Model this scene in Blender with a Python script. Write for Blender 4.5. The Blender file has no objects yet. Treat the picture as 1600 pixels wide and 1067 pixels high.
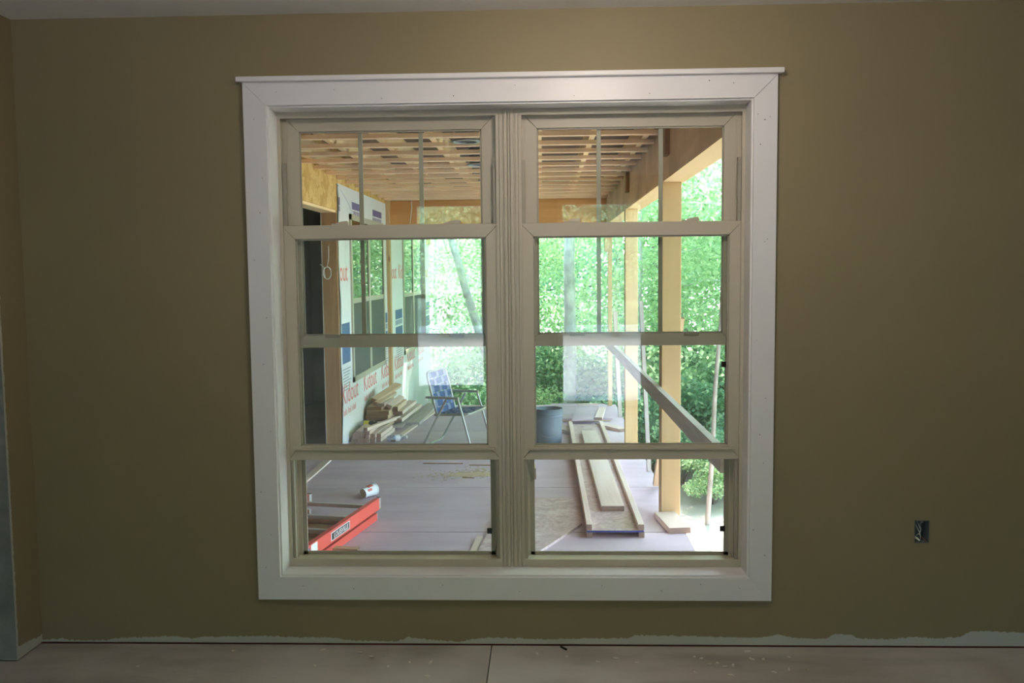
import bpy, math, random
import numpy as np
from mathutils import Matrix, Vector, Euler

random.seed(7)
rng = np.random.default_rng(11)
scn = bpy.context.scene
COL = scn.collection
PI = math.pi

# ------------------------------------------------------------------ camera
F_PX, YAW, PITCH, ROLL = 1397.41, 0.0353, 0.0771, -0.0097
CAM = Vector((0.0, -3.4153, 1.4645))
fwd = Vector((-math.sin(YAW) * math.cos(PITCH), math.cos(YAW) * math.cos(PITCH), -math.sin(PITCH)))
rgt0 = Vector((math.cos(YAW), math.sin(YAW), 0))
up0 = rgt0.cross(fwd)
rgt = math.cos(ROLL) * rgt0 + math.sin(ROLL) * up0
upv = -math.sin(ROLL) * rgt0 + math.cos(ROLL) * up0
cam_data = bpy.data.cameras.new('camera')
cam_data.sensor_width = 36.0
cam_data.sensor_fit = 'HORIZONTAL'
cam_data.lens = F_PX / 1600.0 * 36.0
cam_data.clip_start = 0.05
cam_data.clip_end = 500
cam = bpy.data.objects.new('camera', cam_data)
M = Matrix.Identity(4)
for i in range(3):
    M[i][0], M[i][1], M[i][2], M[i][3] = rgt[i], upv[i], -fwd[i], CAM[i]
cam.matrix_world = M
COL.objects.link(cam)
scn.camera = cam

# ------------------------------------------------------------------ view + world
scn.view_settings.view_transform = 'Standard'
scn.view_settings.look = 'None'
scn.view_settings.exposure = 0.0
scn.view_settings.gamma = 1.0
scn.view_settings.use_curve_mapping = False
scn.cycles.max_bounces = 10
scn.cycles.diffuse_bounces = 5
scn.cycles.transparent_max_bounces = 24
scn.cycles.caustics_reflective = False
scn.cycles.caustics_refractive = False
scn.cycles.sample_clamp_indirect = 6.0

SUN_EL, SUN_AZ = math.radians(60), math.radians(76)     # azimuth from +x (photo right) towards +y (away)
world = bpy.data.worlds.new('world')
scn.world = world
world.use_nodes = True
wn = world.node_tree.nodes
bgn = wn['Background']
sky = wn.new('ShaderNodeTexSky')
sky.sky_type = 'NISHITA'
sky.sun_disc = False
sky.sun_elevation = SUN_EL
sky.sun_rotation = PI / 2 - SUN_AZ
sky.altitude = 200
sky.air_density = 1.0
sky.dust_density = 0.8
sky.ozone_density = 2.0
world.node_tree.links.new(sky.outputs[0], bgn.inputs[0])
bgn.inputs[1].default_value = 5.2

sun_d = bpy.data.lights.new('sun', 'SUN')
sun_d.energy = 34.0
sun_d.angle = math.radians(0.6)
sun_d.color = (1.0, 0.95, 0.86)
sun_o = bpy.data.objects.new('sun', sun_d)
sdir = Vector((math.cos(SUN_EL) * math.cos(SUN_AZ), math.cos(SUN_EL) * math.sin(SUN_AZ), math.sin(SUN_EL)))
sun_o.rotation_euler = sdir.to_track_quat('Z', 'Y').to_euler()
sun_o.location = (6, -2, 20)
COL.objects.link(sun_o)


# ------------------------------------------------------------------ helpers
def lin(r, g, b):
    f = lambda c: (c / 255) / 12.92 if c / 255 <= 0.04045 else ((c / 255 + 0.055) / 1.055) ** 2.4
    return (f(r), f(g), f(b), 1.0)


WM = {}          # world matrices of objects by name


def wmat(o):
    return WM.get(o.name, Matrix.Identity(4)) if o else Matrix.Identity(4)


def place(o, parent=None, loc=(0, 0, 0), rot=(0, 0, 0)):
    COL.objects.link(o)
    o.location = loc
    o.rotation_euler = rot
    if parent:
        o.parent = parent
    WM[o.name] = wmat(parent) @ Matrix.Translation(Vector(loc)) @ Euler(rot).to_matrix().to_4x4()
    return o


def tag(o, label=None, cat=None, group=None, kind=None):
    if label: o['label'] = label
    if cat: o['category'] = cat
    if group: o['group'] = group
    if kind: o['kind'] = kind
    return o


def empty(name, loc=(0, 0, 0), rot=(0, 0, 0), parent=None, **k):
    o = bpy.data.objects.new(name, None)
    o.empty_display_size = 0.1
    place(o, parent, loc, rot)
    return tag(o, **k)


class MB:
    def __init__(s):
        s.v, s.f, s.sm = [], [], []

    def add(s, vs, fs, smooth=False):
        b = len(s.v)
        s.v += [tuple(p) for p in vs]
        s.f += [tuple(b + i for i in f) for f in fs]
        s.sm += [smooth] * len(fs)
        return s

    def hexa(s, p):       # 8 points: bottom ring 0-3 then top ring 4-7
        return s.add(p, [(3, 2, 1, 0), (4, 5, 6, 7), (0, 1, 5, 4), (1, 2, 6, 5), (2, 3, 7, 6), (3, 0, 4, 7)])

    def box(s, x0, x1, y0, y1, z0, z1):
        return s.hexa([(x0, y0, z0), (x1, y0, z0), (x1, y1, z0), (x0, y1, z0),
                       (x0, y0, z1), (x1, y0, z1), (x1, y1, z1), (x0, y1, z1)])

    def obox(s, c, size, rot):
        R = Euler(rot).to_matrix()
        h = [q / 2 for q in size]
        P = []
        for z in (-1, 1):
            for x, y in ((-1, -1), (1, -1), (1, 1), (-1, 1)):
                P.append(Vector(c) + R @ Vector((x * h[0], y * h[1], z * h[2])))
        return s.hexa(P)

    def tube(s, pts, r, n=8, caps=True):
        pts = [Vector(p) for p in pts]
        rr = r if isinstance(r, (list, tuple)) else [r] * len(pts)
        ref = None
        rings = []
        for i, p in enumerate(pts):
            t = (pts[min(i + 1, len(pts) - 1)] - pts[max(i - 1, 0)]).normalized()
            if ref is None:
                ref = t.orthogonal().normalized()
            ref = (ref - t * ref.dot(t)).normalized()
            b = t.cross(ref)
            rings.append([p + (ref * math.cos(2 * PI * k / n) + b * math.sin(2 * PI * k / n)) * rr[i] for k in range(n)])
        vs = [q for ring in rings for q in ring]
        fs = [(i * n + k, i * n + (k + 1) % n, (i + 1) * n + (k + 1) % n, (i + 1) * n + k)
              for i in range(len(pts) - 1) for k in range(n)]
        s.add(vs, fs, True)
        if caps:
            s.add(rings[0], [tuple(reversed(range(n)))])
            s.add(rings[-1], [tuple(range(n))])
        return s

    def lathe(s, prof, n=24, mtx=None):
        mtx = mtx or Matrix.Identity(4)
        vs = [mtx @ Vector((r * math.cos(2 * PI * k / n), r * math.sin(2 * PI * k / n), z)) for r, z in prof for k in range(n)]
        fs = [(i * n + k, i * n + (k + 1) % n, (i + 1) * n + (k + 1) % n, (i + 1) * n + k)
              for i in range(len(prof) - 1) for k in range(n)]
        return s.add(vs, fs, True)

    def build(s, name, mat, parent=None, loc=(0, 0, 0), rot=(0, 0, 0), world=False, bevel=0, **k):
        vs = s.v
        if world and parent:
            inv = wmat(parent).inverted()
            vs = [inv @ Vector(p) for p in vs]
        me = bpy.data.meshes.new(name)
        me.from_pydata([tuple(p) for p in vs], [], s.f)
        me.polygons.foreach_set('use_smooth', s.sm)
        me.materials.append(mat)
        me.update()
        o = bpy.data.objects.new(name, me)
        place(o, parent, loc, rot)
        if bevel:
            m = o.modifiers.new('bevel', 'BEVEL')
            m.width = bevel
            m.segments = 2
            m.limit_method = 'ANGLE'
        return tag(o, **k)


def link_mesh(name, me, parent=None, loc=(0, 0, 0), rot=(0, 0, 0), **k):
    o = bpy.data.objects.new(name, me)
    place(o, parent, loc, rot)
    return tag(o, **k)


def text_part(name, body, size, mat, parent, loc, rot, sx=1.0, bold=0.0):
    """flat print: the outline of the letters as a thin mesh"""
    cu = bpy.data.curves.new(name, 'FONT')
    cu.body = body
    cu.size = size
    cu.extrude = 0.0006
    cu.offset = bold
    cu.resolution_u = 3
    tmp = bpy.data.objects.new('tmp', cu)
    COL.objects.link(tmp)
    dg = bpy.context.evaluated_depsgraph_get()
    me = bpy.data.meshes.new_from_object(tmp.evaluated_get(dg))
    bpy.data.objects.remove(tmp)
    bpy.data.curves.remove(cu)
    co = np.empty(len(me.vertices) * 3, np.float32)
    me.vertices.foreach_get('co', co)
    co[0::3] *= sx
    me.vertices.foreach_set('co', co)
    me.materials.clear()
    me.materials.append(mat)
    return link_mesh(name, me, parent, loc, rot)


def solid_with_holes(axis, a0, a1, z0, z1, t0, t1, holes):
    """a wall slab in the plane (axis, z), between t0 and t1 across, with rectangular holes"""
    A = sorted({a0, a1, *[h[0] for h in holes], *[h[1] for h in holes]})
    Z = sorted({z0, z1, *[h[2] for h in holes], *[h[3] for h in holes]})
    A = [a for a in A if a0 <= a <= a1]
    Z = [z for z in Z if z0 <= z <= z1]
    solid = lambda i, j: 0 <= i < len(A) - 1 and 0 <= j < len(Z) - 1 and not any(
        h[0] <= (A[i] + A[i + 1]) / 2 <= h[1] and h[2] <= (Z[j] + Z[j + 1]) / 2 <= h[3] for h in holes)
    P = (lambda a, t, z: (a, t, z)) if axis == 'x' else (lambda a, t, z: (t, a, z))
    m = MB()
    for i in range(len(A) - 1):
        for j in range(len(Z) - 1):
            if not solid(i, j):
                continue
            b0, b1, y0, y1 = A[i], A[i + 1], Z[j], Z[j + 1]
            for t in (t0, t1):
                m.add([P(b0, t, y0), P(b1, t, y0), P(b1, t, y1), P(b0, t, y1)], [(0, 1, 2, 3)])
            if not solid(i - 1, j): m.add([P(b0, t0, y0), P(b0, t1, y0), P(b0, t1, y1), P(b0, t0, y1)], [(0, 1, 2, 3)])
            if not solid(i + 1, j): m.add([P(b1, t0, y0), P(b1, t1, y0), P(b1, t1, y1), P(b1, t0, y1)], [(0, 1, 2, 3)])
            if not solid(i, j - 1): m.add([P(b0, t0, y0), P(b1, t0, y0), P(b1, t1, y0), P(b0, t1, y0)], [(0, 1, 2, 3)])
            if not solid(i, j + 1): m.add([P(b0, t0, y1), P(b1, t0, y1), P(b1, t1, y1), P(b0, t1, y1)], [(0, 1, 2, 3)])
    return m


# ------------------------------------------------------------------ materials
def new_mat(name):
    m = bpy.data.materials.new(name)
    m.use_nodes = True
    nt = m.node_tree
    return m, nt.nodes, nt.links, nt.nodes['Principled BSDF']


def N(nodes, typ, **kw):
    n = nodes.new('ShaderNode' + typ)
    for k, v in kw.items():
        if k in n.inputs.keys():
            n.inputs[k].default_value = v
        else:
            setattr(n, k, v)
    return n


def ramp(nodes, stops):
    r = nodes.new('ShaderNodeValToRGB')
    e = r.color_ramp.elements
    while len(e) < len(stops):
        e.new(0.5)
    for q, (p, c) in zip(e, stops):
        q.position = p
        q.color = c
    return r


def plain(name, col, rough=0.6, metal=0.0, spec=0.5, noise=0.0, nscale=8.0, bump=0.0, bscale=60):
    m, n, l, p = new_mat(name)
    p.inputs['Base Color'].default_value = col
    p.inputs['Roughness'].default_value = rough
    p.inputs['Metallic'].default_value = metal
    p.inputs['Specular IOR Level'].default_value = spec
    tc = N(n, 'TexCoord')
    if noise:
        t = N(n, 'TexNoise', Scale=nscale, Detail=5.0)
        l.new(tc.outputs['Object'], t.inputs['Vector'])
        d = tuple(c * (1 - noise) for c in col[:3]) + (1,)
        b = tuple(min(1, c * (1 + noise)) for c in col[:3]) + (1,)
        r = ramp(n, [(0.3, d), (0.7, b)])
        l.new(t.outputs[0], r.inputs[0])
        l.new(r.outputs[0], p.inputs['Base Color'])
    if bump:
        t2 = N(n, 'TexNoise', Scale=float(bscale), Detail=4.0)
        l.new(tc.outputs['Object'], t2.inputs['Vector'])
        b = N(n, 'Bump', Strength=bump, Distance=0.01)
        l.new(t2.outputs[0], b.inputs['Height'])
        l.new(b.outputs[0], p.inputs['Normal'])
    return m


def wood(name, light, dark, axis='Y', scale=14.0, stretch=0.06, rough=0.7, vary=0.12, weather=None, knots=0.0, knot_col=None, endgrain=0.0):
    m, n, l, p = new_mat(name)
    p.inputs['Roughness'].default_value = rough
    p.inputs['Specular IOR Level'].default_value = 0.25
    tc = N(n, 'TexCoord')
    oi = N(n, 'ObjectInfo')
    off = N(n, 'VectorMath', operation='ADD')
    sc = N(n, 'VectorMath', operation='SCALE')
    sc.inputs['Scale'].default_value = 7.0
    comb = N(n, 'CombineXYZ')
    for k in 'XYZ': l.new(oi.outputs['Random'], comb.inputs[k])
    l.new(comb.outputs[0], sc.inputs[0])
    l.new(tc.outputs['Object'], off.inputs[0])
    l.new(sc.outputs[0], off.inputs[1])
    mp = N(n, 'Mapping')
    s = [1.0, 1.0, 1.0]
    s['XYZ'.index(axis)] = stretch
    mp.inputs['Scale'].default_value = s
    l.new(off.outputs[0], mp.inputs[0])
    t = N(n, 'TexNoise', Scale=scale, Detail=6.0, Roughness=0.6, Distortion=0.6)
    l.new(mp.outputs[0], t.inputs['Vector'])
    r = ramp(n, [(0.33, dark), (0.62, light)])
    l.new(t.outputs[0], r.inputs[0])
    hs = N(n, 'HueSaturation')
    ma = N(n, 'MapRange')
    ma.inputs['To Min'].default_value = 1 - vary
    ma.inputs['To Max'].default_value = 1 + vary
    l.new(oi.outputs['Random'], ma.inputs['Value'])
    l.new(ma.outputs[0], hs.inputs['Value'])
    col = r.outputs[0]
    if knots:
        mk = N(n, 'Mapping')
        sk = [1.0, 1.0, 1.0]
        sk['XYZ'.index(axis)] = 0.55
        mk.inputs['Scale'].default_value = sk
        l.new(off.outputs[0], mk.inputs[0])
        vo = N(n, 'TexVoronoi', Scale=knots)
        l.new(mk.outputs[0], vo.inputs['Vector'])
        rk = ramp(n, [(0.05, (1, 1, 1, 1)), (0.10, (0, 0, 0, 1))])
        l.new(vo.outputs['Distance'], rk.inputs[0])
        mk2 = N(n, 'MixRGB')
        mk2.inputs[2].default_value = knot_col or tuple(c * 0.4 for c in dark[:3]) + (1,)
        l.new(rk.outputs[0], mk2.inputs[0])
        l.new(col, mk2.inputs[1])
        col = mk2.outputs[0]
    if weather:
        tw = N(n, 'TexNoise', Scale=2.2, Detail=5.0)
        l.new(off.outputs[0], tw.inputs['Vector'])
        rw = ramp(n, [(0.42, (0, 0, 0, 1)), (0.66, (1, 1, 1, 1))])
        l.new(tw.outputs[0], rw.inputs[0])
        mw = N(n, 'MixRGB')
        mw.inputs[2].default_value = weather
        l.new(rw.outputs[0], mw.inputs[0])
        l.new(col, mw.inputs[1])
        col = mw.outputs[0]
    if endgrain:      # sawn ends show the darker end grain
        sn = N(n, 'SeparateXYZ')
        l.new(tc.outputs['Normal'], sn.inputs[0])
        ab = N(n, 'Math', operation='ABSOLUTE')
        l.new(sn.outputs[axis], ab.inputs[0])
        gt = N(n, 'Math', operation='GREATER_THAN')
        gt.inputs[1].default_value = 0.85
        l.new(ab.outputs[0], gt.inputs[0])
        me_ = N(n, 'MixRGB')
        me_.inputs[2].default_value = tuple(dark[i] * (endgrain, endgrain * .88, endgrain * .8)[i] for i in range(3)) + (1,)
        l.new(gt.outputs[0], me_.inputs[0])
        l.new(col, me_.inputs[1])
        col = me_.outputs[0]
    l.new(col, hs.inputs['Color'])
    l.new(hs.outputs[0], p.inputs['Base Color'])
    b = N(n, 'Bump', Strength=0.25, Distance=0.004)
    l.new(t.outputs[0], b.inputs['Height'])
    l.new(b.outputs[0], p.inputs['Normal'])
    return m


def osb(name, c1, c2, c3, scale=16.0, rough=0.75):
    m, n, l, p = new_mat(name)
    p.inputs['Roughness'].default_value = rough
    p.inputs['Specular IOR Level'].default_value = 0.25
    tc = N(n, 'TexCoord')
    no = N(n, 'TexNoise', Scale=5.0, Detail=2.0)
    l.new(tc.outputs['Object'], no.inputs['Vector'])
    mx = N(n, 'MixRGB')
    mx.inputs[0].default_value = 0.12
    l.new(tc.outputs['Object'], mx.inputs[1])
    l.new(no.outputs[1], mx.inputs[2])
    v = N(n, 'TexVoronoi', Scale=scale)
    l.new(mx.outputs[0], v.inputs['Vector'])
    r = ramp(n, [(0.0, c1), (0.5, c2), (1.0, c3)])
    sp = N(n, 'SeparateColor')
    l.new(v.outputs['Color'], sp.inputs[0])
    l.new(sp.outputs[0], r.inputs[0])
    t2 = N(n, 'TexNoise', Scale=40.0, Detail=6.0)
    l.new(tc.outputs['Object'], t2.inputs['Vector'])
    mu = N(n, 'MixRGB', blend_type='OVERLAY')
    mu.inputs[0].default_value = 0.5
    l.new(r.outputs[0], mu.inputs[1])
    l.new(t2.outputs[0], mu.inputs[2])
    l.new(mu.outputs[0], p.inputs['Base Color'])
    b = N(n, 'Bump', Strength=0.2, Distance=0.003)
    l.new(sp.outputs[1], b.inputs['Height'])
    l.new(b.outputs[0], p.inputs['Normal'])
    return m


def pane_mat(name, tint, ior=1.5):
    """window glass: clear with the mirror share of its index of refraction, both faces"""
    m, n, l, p = new_mat(name)
    n.remove(p)
    tr = N(n, 'BsdfTransparent')
    tr.inputs[0].default_value = tint
    gl = N(n, 'BsdfGlossy', Roughness=0.0)
    r0 = ((ior - 1) / (ior + 1)) ** 2
    lw = N(n, 'LayerWeight')
    pw = N(n, 'Math', operation='POWER')
    pw.inputs[1].default_value = 5.0
    l.new(lw.outputs['Facing'], pw.inputs[0])
    fr = N(n, 'Math', operation='MULTIPLY_ADD')
    fr.inputs[1].default_value = 1 - r0
    fr.inputs[2].default_value = r0
    l.new(pw.outputs[0], fr.inputs[0])
    mx = N(n, 'MixShader')
    l.new(fr.outputs[0], mx.inputs[0])
    l.new(tr.outputs[0], mx.inputs[1])
    l.new(gl.outputs[0], mx.inputs[2])
    l.new(mx.outputs[0], n['Material Output'].inputs[0])
    return m


def screen_mat(name, cover, col):
    m, n, l, p = new_mat(name)
    n.remove(p)
    tr = N(n, 'BsdfTransparent')
    df = N(n, 'BsdfDiffuse')
    df.inputs[0].default_value = col
    mx = N(n, 'MixShader')
    mx.inputs[0].default_value = cover
    l.new(tr.outputs[0], mx.inputs[1])
    l.new(df.outputs[0], mx.inputs[2])
    l.new(mx.outputs[0], n['Material Output'].inputs[0])
    return m


def painted_wall(name, axis, profile, a0, a1, vertical_edge=None):
    """olive paint stopping in a ragged line above the floor, bare primed drywall below"""
    m, n, l, p = new_mat(name)
    p.inputs['Roughness'].default_value = 0.42
    p.inputs['Specular IOR Level'].default_value = 0.4
    tc = N(n, 'TexCoord')
    se = N(n, 'SeparateXYZ')
    l.new(tc.outputs['Object'], se.inputs[0])
    mr = N(n, 'MapRange')
    mr.inputs['From Min'].default_value = a0
    mr.inputs['From Max'].default_value = a1
    l.new(se.outputs[axis], mr.inputs['Value'])
    fc = N(n, 'FloatCurve')
    cv = fc.mapping.curves[0]
    pts = [((a - a0) / (a1 - a0), h * 10) for a, h in profile]
    cv.points[0].location = pts[0]
    cv.points[1].location = pts[-1]
    for q in pts[1:-1]:
        cv.points.new(*q)
    for q in cv.points:
        q.handle_type = 'VECTOR'
    fc.mapping.update()
    l.new(mr.outputs[0], fc.inputs['Value'])
    ng = N(n, 'TexNoise', Scale=55.0, Detail=5.0, Roughness=0.7)
    l.new(tc.outputs['Object'], ng.inputs['Vector'])
    nm = N(n, 'MapRange')
    nm.inputs['To Min'].default_value = -0.012
    nm.inputs['To Max'].default_value = 0.012
    l.new(ng.outputs[0], nm.inputs['Value'])
    h = N(n, 'Math', operation='MULTIPLY_ADD')
    h.inputs[1].default_value = 0.1
    l.new(fc.outputs[0], h.inputs[0])
    l.new(nm.outputs[0], h.inputs[2])
    lt = N(n, 'Math', operation='LESS_THAN')
    l.new(se.outputs['Z'], lt.inputs[0])
    l.new(h.outputs[0], lt.inputs[1])
    fac = lt.outputs[0]
    if vertical_edge is not None:
        ad = N(n, 'Math', operation='ADD')
        l.new(se.outputs[axis], ad.inputs[0])
        l.new(nm.outputs[0], ad.inputs[1])
        l2 = N(n, 'Math', operation='LESS_THAN')
        l2.inputs[1].default_value = vertical_edge
        l.new(ad.outputs[0], l2.inputs[0])
        g2 = N(n, 'Math', operation='GREATER_THAN')
        g2.inputs[1].default_value = vertical_edge - 0.02
        l.new(se.outputs[axis], g2.inputs[0])
        m2 = N(n, 'Math', operation='MULTIPLY')
        l.new(l2.outputs[0], m2.inputs[0])
        l.new(g2.outputs[0], m2.inputs[1])
        mxm = N(n, 'Math', operation='MAXIMUM')
        l.new(fac, mxm.inputs[0])
        l.new(m2.outputs[0], mxm.inputs[1])
        fac = mxm.outputs[0]
    t = N(n, 'TexNoise', Scale=1.6, Detail=3.0)
    l.new(tc.outputs['Object'], t.inputs['Vector'])
    r = ramp(n, [(0.3, PAINT_D), (0.7, PAINT_L)])
    l.new(t.outputs[0], r.inputs[0])
    mx = N(n, 'MixRGB')
    mx.inputs[2].default_value = RAW
    l.new(fac, mx.inputs[0])
    l.new(r.outputs[0], mx.inputs[1])
    l.new(mx.outputs[0], p.inputs['Base Color'])
    ro = N(n, 'MapRange')
    ro.inputs['To Min'].default_value = 0.58
    ro.inputs['To Max'].default_value = 0.85
    l.new(fac, ro.inputs['Value'])
    l.new(ro.outputs[0], p.inputs['Roughness'])
    tb = N(n, 'TexNoise', Scale=180.0, Detail=3.0)
    l.new(tc.outputs['Object'], tb.inputs['Vector'])
    b = N(n, 'Bump', Strength=0.06, Distance=0.004)
    l.new(tb.outputs[0], b.inputs['Height'])
    l.new(b.outputs[0], p.inputs['Normal'])
    return m


PAINT_L, PAINT_D = (0.25, 0.202, 0.112, 1), (0.23, 0.186, 0.103, 1)
RAW = (0.44, 0.44, 0.39, 1)
XL = -2.016       # left wall of the room
XR = 2.80         # right wall
YB = -5.50        # rear wall
HC = 2.44         # ceiling height
px2x = lambda px: (px - 852) / 408.0
prof_px = [(20, 1), (65, 4), (75, 1.5), (135, 1.5), (145, 4), (170, 5), (250, 8), (275, 5), (300, 7), (400, 9), (450, 7), (500, 7), (540, 3), (600, 2),
           (622, 3), (626, 9), (660, 5), (715, 2), (740, 6), (765, 8), (850, 6), (900, 7), (985, 8), (995, 12), (1090, 11),
           (1190, 9), (1220, 14), (1250, 9), (1300, 8), (1306, 15), (1338, 14), (1345, 9), (1395, 8), (1440, 12),
           (1465, 9), (1505, 12), (1523, 20), (1600, 18), (2000, 12)]
mat_wall = painted_wall('olive_wall_paint', 'X', [(px2x(a), 0.009 + 1.2 * h / 408.0) for a, h in prof_px], px2x(20), px2x(2000))
mat_wall_l = painted_wall('olive_wall_paint_side', 'Y', [(-6, 0.03), (-1.5, 0.03), (-0.17, 0.055), (-0.06, 0.045), (-0.03, 0.035), (0.2, 0.05)], -6, 0.2, -0.160)
mat_raw = plain('primed_drywall', RAW, 0.85, noise=0.08, nscale=20)
mat_ceil = plain('ceiling_white', (0.86, 0.85, 0.83, 1), 0.8, noise=0.02, bump=0.05, bscale=120)
mat_trim = plain('white_trim_paint', (0.74, 0.72, 0.73, 1), 0.38, noise=0.015, nscale=4)
mat_vinyl = plain('tan_vinyl', (0.47, 0.42, 0.33, 1), 0.42, noise=0.02, nscale=3)
mat_vinyl_d = plain('tan_vinyl_track', (0.33, 0.30, 0.24, 1), 0.5)
mat_black = plain('black_plastic', (0.008, 0.008, 0.008, 1), 0.4)
mat_gap = plain('dark_gap', (0.02, 0.018, 0.015, 1), 0.9)
mat_plate = plain('sill_plate_red', (0.16, 0.035, 0.025, 1), 0.8, noise=0.2)
mat_glass = pane_mat('window_glass', (0.955, 0.975, 0.96, 1))
mat_glass_o = pane_mat('far_window_glass', (0.55, 0.6, 0.58, 1), 2.6)
mat_screen = screen_mat('insect_screen', 0.10, (0.5, 0.5, 0.56, 1))
mat_screen_o = plain('far_insect_screen', (0.115, 0.125, 0.115, 1), 0.8)
mat_sub = wood('dusty_subfloor', (0.43, 0.40, 0.355, 1), (0.31, 0.285, 0.25, 1), 'X', 5.0, 0.25, 0.8, 0.05, weather=(0.50, 0.48, 0.44, 1))
mat_deck = wood('porch_plywood', (0.56, 0.43, 0.50, 1), (0.48, 0.365, 0.425, 1), 'X', 8.0, 0.12, 0.75, 0.05, weather=(0.58, 0.455, 0.525, 1))
mat_osb = osb('osb_sheathing', (0.62, 0.36, 0.11, 1), (0.74, 0.47, 0.17, 1), (0.84, 0.58, 0.25, 1), 14.0)
mat_osb_floor = osb('osb_weathered', (0.48, 0.345, 0.335, 1), (0.54, 0.40, 0.39, 1), (0.60, 0.46, 0.45, 1), 20.0)
mat_pine_x = wood('pine_across', (0.92, 0.68, 0.46, 1), (0.84, 0.56, 0.35, 1), 'X')
mat_pine_y = wood('pine_along', (0.92, 0.70, 0.43, 1), (0.84, 0.57, 0.31, 1), 'Y')
mat_pine_z = wood('pine_upright', (0.60, 0.415, 0.225, 1), (0.54, 0.35, 0.175, 1), 'Z', 9.0, 0.05, knots=3.2, knot_col=(0.30, 0.15, 0.07, 1))
mat_stud = wood('brown_stud', (0.42, 0.25, 0.13, 1), (0.27, 0.15, 0.075, 1), 'Z', 12.0)
mat_header = wood('header_board', (0.80, 0.45, 0.18, 1), (0.66, 0.33, 0.12, 1), 'X', 8.0, 0.06, knots=2.2, knot_col=(0.32, 0.13, 0.05, 1))
mat_beam = wood('beam_plywood', (0.82, 0.60, 0.42, 1), (0.68, 0.47, 0.31, 1), 'Y', 7.0, 0.06, weather=(0.58, 0.41, 0.27, 1))
mat_beam_b = wood('beam_soffit', (0.74, 0.53, 0.31, 1), (0.67, 0.45, 0.25, 1), 'Y', 7.0, 0.06)
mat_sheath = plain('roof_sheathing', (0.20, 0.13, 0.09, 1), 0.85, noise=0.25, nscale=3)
mat_lum = wood('pale_lumber', (0.78, 0.62, 0.56, 1), (0.67, 0.50, 0.43, 1), 'Y', endgrain=0.42)
mat_lum_b = wood('brown_lumber', (0.66, 0.50, 0.35, 1), (0.50, 0.34, 0.21, 1), 'Y', endgrain=0.42)
mat_grey = wood('weathered_grey_lumber', (0.50, 0.44, 0.42, 1), (0.34, 0.29, 0.27, 1), 'Y', 16.0)
mat_wrap = plain('house_wrap', (0.80, 0.80, 0.82, 1), 0.55, noise=0.03, nscale=2.5, bump=0.35, bscale=3)
mat_red_ink = plain('red_ink', (0.72, 0.17, 0.15, 1), 0.6)
mat_blue_ink = plain('blue_ink', (0.08, 0.14, 0.30, 1), 0.6)
mat_purple_ink = plain('violet_ink', (0.16, 0.12, 0.28, 1), 0.6)
mat_grey_ink = plain('grey_ink', (0.30, 0.32, 0.36, 1), 0.6)
mat_white = plain('white_print', (0.82, 0.82, 0.84, 1), 0.5)
mat_ladder = plain('red_fibreglass', (0.70, 0.085, 0.060, 1), 0.45, noise=0.06)
mat_ladder_o = plain('orange_decal', (0.78, 0.20, 0.07, 1), 0.5)
mat_alu = plain('aluminium', (0.55, 0.55, 0.55, 1), 0.38, metal=0.7, noise=0.05)
mat_rung = plain('rung_aluminium', (0.62, 0.58, 0.57, 1), 0.5, metal=0.3, noise=0.1)
mat_chair = plain('chair_tube_grey', (0.42, 0.41, 0.38, 1), 0.4, metal=0.5)
mat_web = plain('blue_webbing', (0.035, 0.085, 0.22, 1), 0.75)
mat_web2 = plain('pale_striped_webbing', (0.20, 0.23, 0.38, 1), 0.75)
mat_bucket = plain('grey_bucket_plastic', (0.145, 0.175, 0.215, 1), 0.5, noise=0.12, nscale=12)
mat_can = plain('galvanised_can', (0.30, 0.31, 0.33, 1), 0.45, metal=0.4, noise=0.1)
mat_cup = plain('white_cup', (0.82, 0.82, 0.86, 1), 0.45)
mat_yellow = plain('yellow_label', (0.75, 0.62, 0.06, 1), 0.5)
mat_bottle = pane_mat('clear_plastic', (0.80, 0.87, 0.95, 1))
mat_bark = plain('pale_bark', (0.52, 0.49, 0.45, 1), 0.9, noise=0.35, nscale=5, bump=0.5, bscale=12)
mat_bark_d = plain('dark_bark', (0.17, 0.135, 0.11, 1), 0.9, noise=0.3, nscale=6, bump=0.5, bscale=14)
mat_ground = plain('forest_floor', (0.50, 0.44, 0.36, 1), 0.95, noise=0.3, nscale=0.7, bump=0.4, bscale=5)
mat_saw = plain('sawdust', (0.56, 0.42, 0.28, 1), 0.95, noise=0.1, nscale=30)
mat_flake = plain('paint_flake', (0.66, 0.65, 0.55, 1), 0.8)
mat_wire = plain('white_cable', (0.72, 0.70, 0.66, 1), 0.5)
mat_copper = plain('copper_wire', (0.55, 0.27, 0.14, 1), 0.4, metal=0.6)
mat_box_in = plain('grey_box_plastic', (0.10, 0.12, 0.13, 1), 0.5)
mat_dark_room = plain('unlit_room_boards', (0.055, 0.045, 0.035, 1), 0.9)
mat_fascia = plain('white_fascia', (0.75, 0.77, 0.80, 1), 0.5)


def leaf_mat(name, c1, c2):
    m, n, l, p = new_mat(name)
    n.remove(p)
    gi = N(n, 'NewGeometry')
    r = ramp(n, [(0.0, c1), (1.0, c2)])
    l.new(gi.outputs['Random Per Island'], r.inputs[0])
    df = N(n, 'BsdfDiffuse')
    tl = N(n, 'BsdfTranslucent')
    l.new(r.outputs[0], df.inputs[0])
    l.new(r.outputs[0], tl.inputs[0])
    mx = N(n, 'MixShader')
    mx.inputs[0].default_value = 0.5
    l.new(df.outputs[0], mx.inputs[1])
    l.new(tl.outputs[0], mx.inputs[2])
    l.new(mx.outputs[0], n['Material Output'].inputs[0])
    return m


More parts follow.
